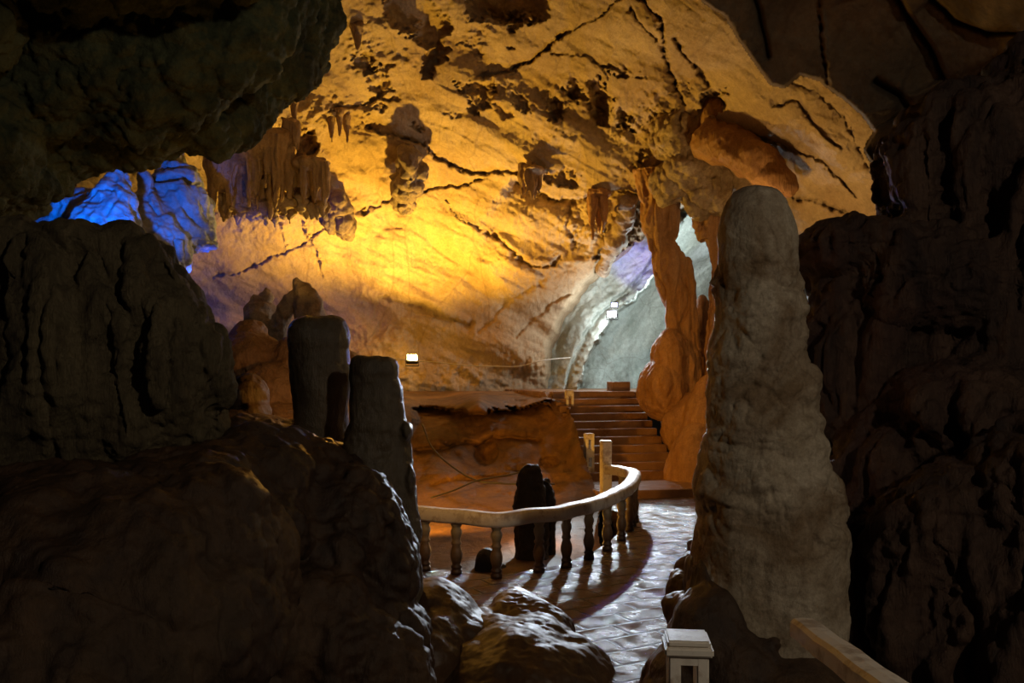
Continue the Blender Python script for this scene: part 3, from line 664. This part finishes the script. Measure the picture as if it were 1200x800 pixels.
# ---------------------------------------------------------------- big free-standing rocks
rock('giant_stalagmite', [('l', [(219, 875, 893), (222, 866, 906), (229, 857, 915), (245, 849, 923), (265, 844, 930), (300, 841, 935), (350, 838, 941), (400, 831, 947), (430, 827, 950), (470, 824, 958), (510, 820, 966), (560, 817, 983), (600, 817, 993), (650, 815, 997), (700, 808, 1000), (760, 800, 1004), (860, 796, 1008)], 7.2, 0.85),
     ('e', 930, 830, 7.1, 100, 62, 0.5)],
     M['grey'], 0.013, [lambda P, N: 0.03*fbm(P, 1.4, 3, 201)+(-0.075*rid(P+0.10*np.c_[vn(P*4, 4), vn(P*4, 5), vn(P*4, 6)], 1.9, 3, 205, (1, 1, 1.7))+0.05*fbm(P, 2.3, 3, 206))*ss(3.9, 3.2, P[:, 2])*ss(1.0, 1.5, P[:, 2])
         +0.04*fbm(P, 3, 3, 214, (1, 1, .16))*ss(2.1, 1.3, P[:, 2]), lambda P, N: 0.020*fbm(P, 6, 4, 209)*ss(4.1, 3.4, P[:, 2])+0.006*fbm(P, 9, 3, 211)+0.006*rid(P, 20, 3, 210)], 6,
     'tall pale grey tapering stalagmite with a rounded tip, right of the walkway', 'stalagmite')
rock('brown_rock', [('e', 835, 760, 6.9, 50, 80, 0.4), ('e', 812, 775, 7.0, 34, 66, 0.4), ('e', 822, 690, 7.2, 18, 50, 0.3), ('e', 868, 800, 6.7, 54, 66, 0.35), ('e', 903, 746, 6.75, 15, 12, 0.2), ('e', 930, 830, 6.6, 90, 60, 0.5), ('e', 800, 812, 7.0, 50, 60, 0.5)],  # smallest lobe shapes in the rail end's dark shadow; the others are rock
     M['mound'], 0.015, [weather(0.05, 1.2, 0.04, 3, 0.006, 12, fl=0.03, flf=3, flk=0.2, s=217)], 6, 'dark brown folded rock round the foot of the tall grey stalagmite', 'rock')
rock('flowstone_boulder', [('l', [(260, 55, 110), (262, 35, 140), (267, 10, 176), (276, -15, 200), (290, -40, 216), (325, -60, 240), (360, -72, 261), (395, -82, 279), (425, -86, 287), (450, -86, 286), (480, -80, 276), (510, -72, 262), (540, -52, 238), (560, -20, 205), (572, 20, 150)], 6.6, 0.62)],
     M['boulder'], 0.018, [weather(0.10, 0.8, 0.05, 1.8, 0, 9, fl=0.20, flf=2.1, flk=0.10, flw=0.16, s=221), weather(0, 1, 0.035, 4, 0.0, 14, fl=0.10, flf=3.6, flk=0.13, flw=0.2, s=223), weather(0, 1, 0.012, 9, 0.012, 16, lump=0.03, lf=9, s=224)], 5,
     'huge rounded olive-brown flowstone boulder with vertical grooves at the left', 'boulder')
rock('stalagmite', [('l', [(371, 358, 392), (374, 349, 400), (380, 342, 405), (390, 338, 408), (402, 338, 409), (412, 341, 408), (440, 341, 411), (470, 345, 411), (500, 347, 409), (530, 345, 410), (580, 335, 418)], 8.3, 0.9)],
     M['stump'], 0.016, [weather(0.03, 1.5, 0.02, 3.5, 0.006, 12, lump=0.03, lf=2.5, s=231)], 5, 'smooth blunt wet stalagmite with a blue lit left edge, taller of the dark pair', 'stalagmite')
rock('stalagmite', [('l', [(420, 428, 444), (422, 418, 457), (428, 415, 463), (445, 414, 464), (455, 414, 468), (470, 411, 470), (490, 409, 476), (510, 407, 481), (540, 405, 484), (580, 402, 488), (620, 400, 492), (660, 398, 495), (700, 398, 496), (780, 392, 492)], 7.7, 0.75), ('e', 476, 508, 7.6, 8, 14, 0.1), ('e', 482, 560, 7.6, 8, 20, 0.1)],
     M['stump'], 0.016, [weather(0.05, 1.2, 0.04, 3.5, 0.01, 12, lump=0.04, lf=3.5, s=241)], 4, 'flat topped knobbly stalagmite, shorter and right one of the dark pair', 'stalagmite')
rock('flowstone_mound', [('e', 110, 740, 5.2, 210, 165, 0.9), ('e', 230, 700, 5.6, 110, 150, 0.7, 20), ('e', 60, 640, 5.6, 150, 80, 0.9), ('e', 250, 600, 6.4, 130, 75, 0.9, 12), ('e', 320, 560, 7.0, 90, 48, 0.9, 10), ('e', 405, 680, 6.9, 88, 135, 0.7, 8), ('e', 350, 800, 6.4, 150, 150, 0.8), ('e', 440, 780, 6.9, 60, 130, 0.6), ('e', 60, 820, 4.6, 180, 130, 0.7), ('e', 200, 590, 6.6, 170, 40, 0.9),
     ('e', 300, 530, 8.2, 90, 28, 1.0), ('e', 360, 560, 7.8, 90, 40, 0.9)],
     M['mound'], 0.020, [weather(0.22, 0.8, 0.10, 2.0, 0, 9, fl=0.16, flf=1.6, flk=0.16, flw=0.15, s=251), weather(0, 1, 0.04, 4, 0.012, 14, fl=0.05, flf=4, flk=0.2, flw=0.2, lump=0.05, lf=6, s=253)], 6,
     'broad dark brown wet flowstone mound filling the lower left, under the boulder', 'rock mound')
rock('wet_rock', [('e', 612, 712, 8.3, 40, 22, 0.45, 10), ('e', 650, 735, 8.2, 30, 22, 0.5, 38), ('e', 580, 745, 8.0, 70, 32, 0.6), ('e', 600, 795, 7.4, 110, 52, 0.8), ('e', 680, 790, 7.5, 50, 34, 0.5, 36), ('e', 630, 755, 7.9, 54, 34, 0.6, 20)],
     M['wetrock'], 0.015, [weather(0.10, 1.2, 0.07, 2.6, 0, 12, s=261), weather(0, 1, 0.012, 6, 0.003, 14, s=263)], 10, 'glossy wet brown rock with a pointed hump beside the lower walkway', 'rock')
rock('wet_rock', [('e', 522, 716, 7.9, 46, 28, 0.5, 26), ('e', 500, 770, 7.5, 56, 60, 0.6), ('e', 545, 732, 7.8, 34, 22, 0.4, 25)],
     M['wetrock'], 0.015, [weather(0.08, 1.2, 0.06, 2.6, 0, 12, s=267), weather(0, 1, 0.012, 6, 0.003, 14, s=268)], 10, 'smooth wet brown rock shoulder at the foot of the flat topped dark stalagmite', 'rock')
rock('dark_stalagmite', [('l', [(544, 616, 626), (550, 611, 631), (565, 607, 635), (600, 604, 640), (640, 602, 643), (690, 600, 646), (720, 598, 648)], 13.4, 0.9), ('l', [(560, 634, 643), (568, 630, 647), (600, 632, 651), (640, 630, 652), (690, 628, 653), (720, 628, 653)], 13.7, 0.9)],
     M['blackrock'], 0.02, [weather(0.04, 2, 0.05, 5, 0.02, 12, s=271)], 3, 'black twin-pointed stalagmite standing in the pit behind the balusters', 'stalagmite')
rock('pit_rock', [('e', 570, 672, 12.6, 15, 30, 0.25), ('e', 585, 680, 12.7, 12, 20, 0.2)], M['blackrock'], 0.02, [weather(0.03, 2, 0.03, 5, 0.01, 12, s=275)], 4, 'low dark rock in the pit between the second and third baluster', 'rock')
# right-hand wall of near flowstone
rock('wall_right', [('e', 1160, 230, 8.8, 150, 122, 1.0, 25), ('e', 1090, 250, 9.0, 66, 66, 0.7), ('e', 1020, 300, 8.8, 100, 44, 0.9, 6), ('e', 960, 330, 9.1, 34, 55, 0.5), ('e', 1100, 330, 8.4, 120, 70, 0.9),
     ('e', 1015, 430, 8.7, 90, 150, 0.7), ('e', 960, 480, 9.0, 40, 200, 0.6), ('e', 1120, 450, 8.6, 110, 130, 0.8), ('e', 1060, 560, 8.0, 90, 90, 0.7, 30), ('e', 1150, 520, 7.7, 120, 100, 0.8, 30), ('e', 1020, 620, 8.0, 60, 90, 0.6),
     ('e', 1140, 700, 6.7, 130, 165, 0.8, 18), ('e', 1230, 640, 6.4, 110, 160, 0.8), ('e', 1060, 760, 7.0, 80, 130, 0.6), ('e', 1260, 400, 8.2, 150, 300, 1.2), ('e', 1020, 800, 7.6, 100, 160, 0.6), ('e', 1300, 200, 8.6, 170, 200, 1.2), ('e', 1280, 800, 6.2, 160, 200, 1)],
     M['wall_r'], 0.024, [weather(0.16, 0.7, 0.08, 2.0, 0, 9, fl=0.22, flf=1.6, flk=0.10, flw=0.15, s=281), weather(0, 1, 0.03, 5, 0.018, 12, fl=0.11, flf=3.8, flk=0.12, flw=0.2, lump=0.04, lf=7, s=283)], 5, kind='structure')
rock('rim_rock', [('e', 800, 690, 8.7, 16, 20, 0.25), ('e', 812, 668, 9.0, 16, 20, 0.25), ('e', 806, 720, 8.2, 22, 24, 0.3), ('e', 818, 645, 9.5, 12, 14, 0.25)], M['wetrock'], 0.014, [weather(0.05, 2, 0.06, 4, 0.01, 12, lump=0.05, lf=5, s=287)], 3,
     'small rough brown rocks edging the walkway beside the tall stalagmite', 'rock')
# middle distance, left
rock('amber_rock', [('e', 300, 420, 13.0, 40, 34, 0.8), ('e', 322, 470, 12.4, 44, 50, 0.8), ('e', 290, 400, 13.2, 24, 30, 0.5, 30), ('e', 345, 440, 13, 30, 50, 0.7), ('e', 330, 520, 11.8, 60, 50, 0.8), ('e', 400, 470, 13, 40, 60, 0.6)],
     M['orange'], 0.03, [weather(0.15, 0.9, 0.10, 2.2, 0.02, 9, s=291)], 4, 'folded orange rock glimpsed between the big boulder and the dark stalagmite', 'rock')
rock('knob_rock', [('e', 292, 462, 9.6, 24, 27, 0.3), ('e', 300, 482, 9.5, 16, 14, 0.25), ('e', 285, 505, 9.4, 40, 26, 0.4)], M['mound'], 0.018, [weather(0.04, 1.5, 0.04, 3, 0.01, 12, s=295)], 4,
     'small rounded dark knob of rock beside the right edge of the big boulder', 'rock')
rock('ledge_rock', [('e', 315, 498, 8.9, 34, 11, 0.3, 8), ('e', 300, 545, 8.5, 60, 36, 0.4, 10)], M['mound'], 0.018, [weather(0.04, 1.5, 0.02, 3, 0.006, 12, s=297)], 5,
     'flat golden-lit ledge of wet rock at the foot of the taller dark stalagmite', 'rock')
rock('rough_stalagmite', [('l', [(326, 344, 350), (332, 342, 357), (342, 343, 368), (355, 346, 374), (372, 346, 376), (400, 340, 380), (450, 330, 390)], 17.5, 0.9), ('c', [(348, 335, 17.5, 6), (338, 360, 17.6, 9), (322, 390, 17.7, 14), (306, 415, 17.8, 20), (290, 450, 17.8, 30)]), ('e', 306, 380, 18, 15, 30, 0.5), ('e', 312, 352, 18.1, 6, 14, 0.2)],
     M['crumbly'], 0.035, [weather(0.10, 1.3, 0.10, 3, 0.03, 8, lump=0.12, lf=2.6, s=301)], 3, 'craggy crested stalagmite with a bright gold edge behind the dark pair', 'stalagmite')
# blue niche
rock('blue_flowstone', [('c', [(139, 190, 16.4, 3), (138, 205, 16.4, 12), (132, 235, 16.3, 30), (125, 275, 16.2, 52), (125, 320, 16.2, 66)]), ('e', 85, 250, 16.6, 40, 24, 0.7, -25), ('e', 170, 292, 17.4, 60, 44, 0.7, 10), ('c', [(209, 162, 18.8, 2), (208, 180, 18.8, 9), (206, 205, 18.6, 20), (208, 240, 18.3, 34), (210, 290, 18.2, 44)]), ('c', [(170, 205, 17.6, 3), (172, 220, 17.6, 10), (176, 260, 17.5, 24)]), ('e', 232, 262, 19.0, 16, 34, 0.5), ('e', 60, 262, 16.5, 40, 12, 0.6)],
     M['tunnel'], 0.03, [weather(0.16, 0.9, 0.14, 2.3, 0.03, 8, fl=0.16, flf=1.6, flk=0.4, lump=0.08, lf=2.5, s=311)], 3, 'jagged flowstone peak glowing blue in the niche above the big boulder', 'flowstone')

# ---------------------------------------------------------------- columns and hanging formations
rock('stone_column', [('l', [(200, 742, 806), (235, 750, 798), (250, 750, 796), (262, 751, 796), (272, 755, 795), (279, 760, 792), (286, 761, 792), (300, 762, 800), (320, 764, 804), (350, 773, 803), (380, 778, 808), (420, 776, 822), (470, 770, 836)], 22.0, 0.9),
     ('c', [(804, 303, 21.9, 3.5), (805, 312, 21.9, 6), (807, 340, 21.9, 8), (809, 380, 21.9, 11), (812, 430, 21.9, 16)]), ('e', 776, 456, 21.8, 30, 36, 0.8), ('e', 786, 425, 21.9, 24, 40, 0.7), ('e', 800, 450, 22.2, 34, 70, 0.8), ('e', 832, 470, 22.4, 26, 90, 0.8), ('e', 822, 380, 22.6, 14, 34, 0.5)],
     M['orange'], 0.032, [weather(0.08, 1.0, 0.05, 2.5, 0, 9, fl=0.09, flf=1.7, flk=0.08, s=321), weather(0, 1, 0.02, 5, 0.012, 9, fl=0.07, flf=4.2, flk=0.06, flw=0.2, s=322)], 3, 'ribbed orange stone column swelling to a bulb beside the top of the stairs', 'column')
rock('stone_column', [('l', [(225, 812, 850), (245, 818, 848), (262, 824, 846), (285, 828, 846), (320, 832, 848), (345, 832, 850), (380, 828, 852), (430, 826, 856), (520, 822, 862)], 21.2, 0.9), ('c', [(806, 240, 21.3, 5), (815, 258, 21.3, 6), (826, 280, 21.2, 8)])],
     M['orange'], 0.03, [weather(0.05, 1.2, 0.06, 3, 0.012, 9, fl=0.06, flf=2.2, flk=0.08, s=325), weather(0, 1, 0.02, 5, 0.012, 9, fl=0.06, flf=4.5, flk=0.06, flw=0.2, s=326)], 3, 'narrow orange stone column just left of the tall grey stalagmite', 'column')
rock('orange_rock', [('e', 822, 560, 20.0, 44, 62, 0.7), ('e', 808, 500, 21.3, 32, 36, 0.7), ('e', 850, 520, 20.5, 50, 90, 0.8), ('e', 812, 590, 19.2, 14, 20, 0.4)], M['orange'], 0.03, [weather(0.12, 0.9, 0.07, 2, 0.012, 9, s=329)], 5,
     'smooth orange rock slope along the right side of the steps', 'rock')
rock('hanging_rock_mass', [('e', 800, 150, 20.4, 26, 34, 0.8, 15), ('e', 822, 130, 20.0, 22, 26, 0.6), ('e', 778, 160, 20.7, 18, 26, 0.6), ('e', 812, 195, 20.8, 36, 28, 0.8), ('e', 835, 215, 20.8, 22, 36, 0.6), ('e', 785, 215, 21.2, 22, 22, 0.6), ('e', 818, 240, 21.0, 16, 22, 0.5), ('c', [(845, 190, 20.6, 12), (846, 220, 20.6, 10), (844, 250, 20.8, 6)]), ('c', [(800, 200, 21.2, 9), (803, 232, 21.2, 6), (806, 250, 21.2, 2)])],
     M['crumbly'], 0.035, [weather(0.15, 1.1, 0.14, 2.6, 0.03, 8, fl=0.12, flf=2, flk=0.15, lump=0.05, lf=3.6, s=331), weather(0, 1, 0.06, 5, 0.035, 9, s=333)], 2, 'crumbly brown rock mass hanging from the ceiling above the two columns', 'rock formation')
rock('stone_tongue', [('c', [(828, 160, 19.6, 22), (850, 172, 19.0, 25), (880, 190, 18.4, 24), (905, 208, 18.0, 19), (920, 219, 17.8, 13), (929, 226, 17.7, 6)]), ('e', 838, 140, 19.9, 32, 26, 0.7, 10), ('e', 868, 168, 19.4, 46, 20, 0.7, 24)],
     M['orange'], 0.03, [weather(0.22, 0.9, 0.10, 2.4, 0.015, 9, s=337)], 4, 'smooth brown tongue of rock reaching right behind the tip of the tall stalagmite', 'rock')
def curtain(x0, x1, yt, yb, Y, n, seed, depth=0.3, wmax=9, jag=18):
    r_ = random.Random(seed); pr = []
    for k in range(n):
        x = x0+(x1-x0)*(k+0.5)/n+r_.uniform(-3, 3); L = yb-yt+r_.uniform(-jag, jag)*0.6; w = r_.uniform(0.55, 1)*wmax; dy = Y+r_.uniform(-depth, depth)*1.0
        t0 = yt+r_.uniform(-5, 5)
        pr.append(('c', [(x, t0-6, dy, w*0.9), (x, t0+L*0.25, dy, w), (x+r_.uniform(-1, 1), t0+L*0.6, dy, w*0.7), (x+r_.uniform(-1, 1), t0+L*0.88, dy, w*0.35), (x, t0+L, dy, 0.6)]))
    return pr
rock('stalactite_curtain', curtain(248, 330, 175, 250, 20.3, 15, 1, 0.35, 9)+curtain(285, 345, 160, 232, 20.1, 10, 2, 0.3, 8)+[('e', 300, 176, 20.4, 50, 22, 0.8, -15), ('e', 262, 195, 20.3, 22, 30, 0.6)],
     M['drape'], 0.03, [weather(0.05, 1.2, 0.05, 3, 0.02, 9, fl=0.08, flf=2.4, flk=0.1, s=341)], 2, 'wide brown stalactite curtain hanging below the dark ceiling edge at left', 'stalactite')
rock('stalactite_curtain', curtain(344, 382, 192, 245, 20.2, 9, 5, 0.35, 8, 8)+curtain(348, 380, 190, 240, 20.6, 5, 6, 0.3, 9, 6)+[('e', 363, 194, 20.3, 20, 9, 0.5)],
     M['drape'], 0.028, [weather(0.04, 1.2, 0.04, 3, 0.02, 9, fl=0.07, flf=2.6, flk=0.1, s=345)], 2, 'drum-shaped cluster of brown stalactites, right of the wide curtain', 'stalactite')
rock('stalactite_curtain', curtain(332, 352, 148, 180, 20.3, 4, 8, 0.2, 7, 6)+[('e', 342, 150, 20.5, 12, 12, 0.4)], M['drape'], 0.028, [weather(0.04, 1.2, 0.05, 3, 0.02, 9, fl=0.06, flf=2.6, flk=0.1, s=347)], 2,
     'short lumpy stalactite bunch above the gap between the wide curtain and the drum cluster', 'stalactite')
rock('coral_fringe', curtain(262, 340, 236, 258, 20.6, 22, 11, 0.3, 5, 9)+curtain(352, 384, 240, 254, 20.4, 8, 12, 0.3, 5, 6)+[('e', 318, 240, 20.7, 36, 10, 0.4, -6), ('e', 365, 245, 20.7, 16, 6, 0.3), ('e', 285, 246, 20.7, 24, 7, 0.4, 10)],
     M['crumbly'], 0.026, [weather(0.06, 1.8, 0.08, 4, 0.03, 9, lump=0.12, lf=4.5, s=349)], 1, 'knobbly gold fringe of small drips under the stalactite curtains', 'stalactite')
rock('hanging_lump', [('e', 479, 190, DY(479, 190, .9), 13, 18, 0.5), ('e', 477, 215, DY(477, 215, 1.0), 17, 22, 0.55, 6), ('e', 474, 236, DY(474, 236, 1.0), 12, 15, 0.4), ('e', 488, 200, DY(488, 200, .8), 10, 14, 0.4), ('e', 480, 185, DY(480, 185, .4), 10, 14, 0.7)],
     M['knob'], 0.028, [weather(0.08, 1.5, 0.12, 3, 0.02, 9, lump=0.18, lf=3.6, s=351)], 2, 'single knobbly grey lump hanging from the middle of the golden ceiling', 'rock formation')
rock('hanging_lump', [('e', 402, 262, DY(402, 262, .5), 11, 15, 0.45), ('e', 398, 240, DY(398, 240, .3), 10, 14, 0.45), ('e', 406, 272, DY(406, 272, .5), 7, 9, 0.3), ('e', 388, 252, DY(388, 252, .2), 9, 24, 0.5)],
     M['knob'], 0.028, [weather(0.08, 1.5, 0.10, 3, 0.02, 9, lump=0.16, lf=3.6, s=353)], 2, 'smaller knobbly hanging lump right of the drum stalactite cluster', 'rock formation')
rock('stalactite_fringe', curtain(612, 634, 200, 232, DY(624, 205, .5), 6, 21, 0.2, 6, 6)+[('e', 624, 200, DY(624, 200, .3), 14, 5, 0.5)], M['drape'], 0.026, [weather(0.03, 1.5, 0.04, 3, 0.012, 9, fl=0.05, flf=3, flk=0.1, s=355)], 2,
     'small pale stalactite fringe at the end of the long ceiling crack', 'stalactite')
rock('stalactite_fringe', curtain(690, 714, 228, 272, DY(702, 235, .3), 7, 23, 0.25, 6, 16)+[('e', 702, 228, DY(702, 228, .1), 14, 6, 0.5)], M['orange'], 0.026, [weather(0.03, 1.5, 0.04, 3, 0.012, 9, fl=0.06, flf=3, flk=0.1, s=357)], 2,
     'orange stalactite fringe under the slab left of the columns', 'stalactite')
rock('stalactite_fringe', [('c', [(736, 235, DY(736, 235, .2), 9), (730, 262, DY(730, 262, .2), 10), (718, 290, DY(718, 290, .2), 9), (706, 316, DY(706, 316, .1), 7)]), ('e', 722, 280, DY(722, 280, .2), 11, 15, 0.4, 25)], M['crumbly'], 0.03, [weather(0.06, 1.5, 0.08, 3, 0.02, 9, lump=0.16, lf=3.2, s=359)], 2,
     'knobbly rib of rock hanging along the mouth of the blue-lit passage', 'rock formation')
for k, (x, y, r1, lb) in enumerate([(418, 40, 6, 'stubby stalactite highest up in the golden crags by the dark ceiling edge'), (345, 128, 4, 'short stalactite just above the shaded recess over the drum cluster'),
        (388, 146, 3.5, 'leftmost of three tiny stalactites left of the long golden ceiling crack'), (397, 140, 4, 'middle one of three tiny stalactites left of the long golden ceiling crack'), (406, 148, 4, 'rightmost of three tiny stalactites left of the long golden ceiling crack')]):
    rock('ceiling_stalactite', [('c', [(x, y-14, DY(x, y-14), r1*1.6), (x, y, DY(x, y, .3), r1), (x+1, y+12, DY(x, y, .3), r1*0.5), (x+1, y+20, DY(x, y, .3), 0.6)])], M['drape'], 0.022, [weather(0.03, 2, 0.04, 4, 0.01, 10, fl=0.03, flf=4, flk=.1, s=370+k)], 1, lb, 'stalactite')

# ---------------------------------------------------------------- lamps and cables
def floodlight(name, loc, aim, s, glow, label):
    t = empty(name, loc); tag(t, label, 'lamp')
    t.rotation_euler = (Vector(aim)-Vector(loc)).to_track_quat('Y', 'Z').to_euler()
    b = bmesh.new(); box(b, 0, -0.05*s, -0.085*s, 0.22*s, 0.10*s, 0.17*s, 0.012*s); link('housing', bm_mesh('housing', b, False), M['housing'], t)
    b = bmesh.new(); box(b, 0, 0.008*s, -0.06*s, 0.18*s, 0.012*s, 0.12*s, 0.004*s); link('lamp_glass', bm_mesh('lamp_glass', b, False), glow, t)
    b = bmesh.new(); tube(b, [(-0.12*s, -0.05*s, 0), (-0.12*s, -0.08*s, -0.13*s), (0.12*s, -0.08*s, -0.13*s), (0.12*s, -0.05*s, 0)], 0.01*s, 6); link('bracket', bm_mesh('bracket', b, False), M['housing'], t)
    return t
floodlight('floodlight', V(483, 419, 25.4), V(490, 330, 22), 1.6, M['glow_amber'], 'small glowing amber floodlight on the far rock wall above the bank')
floodlight('floodlight', V(717, 368, 24.7), V(690, 400, 20), 1.35, M['glow_white'], 'glaring white floodlight on the pale rib in the passage')
floodlight('floodlight', V(720, 357, 24.5), V(730, 380, 20), 0.9, M['glow_blue'], 'small blue floodlight just above the glaring white one')
def cable(name, pts, r, mat, label, n=6):
    b = bmesh.new(); P_ = spline(pts, 8); tube(b, [W(*p) for p in P_], r, n)
    o = link(name, bm_mesh(name, b), mat); rebase(o); return tag(o, label, 'cable')
cable('cable', [(487, 423, 25.3), (515, 424.5, 25.0), (545, 428, 24.8), (580, 429, 24.8), (608, 429, 24.8), (632, 423, 24.9), (650, 420.5, 25.2), (668, 419, 25.6)], 0.016, M['cable'], 'thin pale cable sagging along the far wall from the amber floodlight')
cable('cable', [(404, 420, 25.2), (430, 421, 25.2), (460, 420.5, 25.2), (480, 422, 25.3)], 0.016, M['cable'], 'thin pale cable running left from the amber floodlight')
cable('cable', [(495, 497, 20.1), (507, 525, 19.4), (532, 548, 18.9), (559, 563, 18.0), (585, 566, 17.9), (606, 567, 17.6), (650, 567, 17.6)], 0.022, M['cable_dark'], 'black cable hanging down the bank into the pit and running right')
cable('cable', [(505, 583, 17.2), (530, 575, 17.5), (559, 563, 17.9), (585, 558, 18.2), (606, 554, 18.4), (625, 545, 18.6)], 0.018, M['cable_dark'], 'black cable crossing the pit bank in a rising line behind the dark stalagmite')

# ---------------------------------------------------------------- near right: post and rail of the upper stair
post('gate_post', 0.862, 4.2, 0.0, 0.19, 1.25, [(0.22, 0.52), (0.70, 1.205)], math.radians(-6), 'worn white slotted post with a square cap at the bottom of the picture', cap=True, capw=1.22, caph=0.075)
hr = empty('near_handrail', (1.62, 3.9, 0.0)); tag(hr, 'thick worn white handrail slanting down from the tall stalagmite, bottom right', 'handrail')
a = W(942, 735, 4.85); c = W(1080, 838, 3.2); dvec = (c-a)/np.linalg.norm(c-a); side = np.cross(dvec, [0, 0, 1]); side /= np.linalg.norm(side); up = np.cross(side, dvec)
b = bmesh.new(); rings = []; o0 = np.array([1.62, 3.9, 0])
for t in np.linspace(-0.0, 1.25, 14):
    p = a+(c-a)*t-o0; w, h = 0.076, 0.05; q = 0.004*math.sin(t*17)
    rings.append([b.verts.new(p+side*s+up*(z+q)) for s, z in ((-w, -h), (w, -h), (w*1.02, -h*0.3), (w, h*0.6), (w*0.72, h), (0, h*1.12), (-w*0.72, h), (-w, h*0.6), (-w*1.02, -h*0.3))])
bridge(b, rings); link('rail', bm_mesh('rail', b, False), M['paint'], hr)
b = bmesh.new(); lathe(b, bal_prof(1.0), 18); nb = bm_mesh('baluster', b)
for t in (0.62, 0.98):
    p = a+(c-a)*t; o = link('baluster', nb, M['baluster'], hr, (p[0]-1.62, p[1]-3.9, 0)); o.scale = (1, 1, (p[2]-0.03)/1.0)
print('verts', sum(len(m.vertices) for m in bpy.data.meshes))
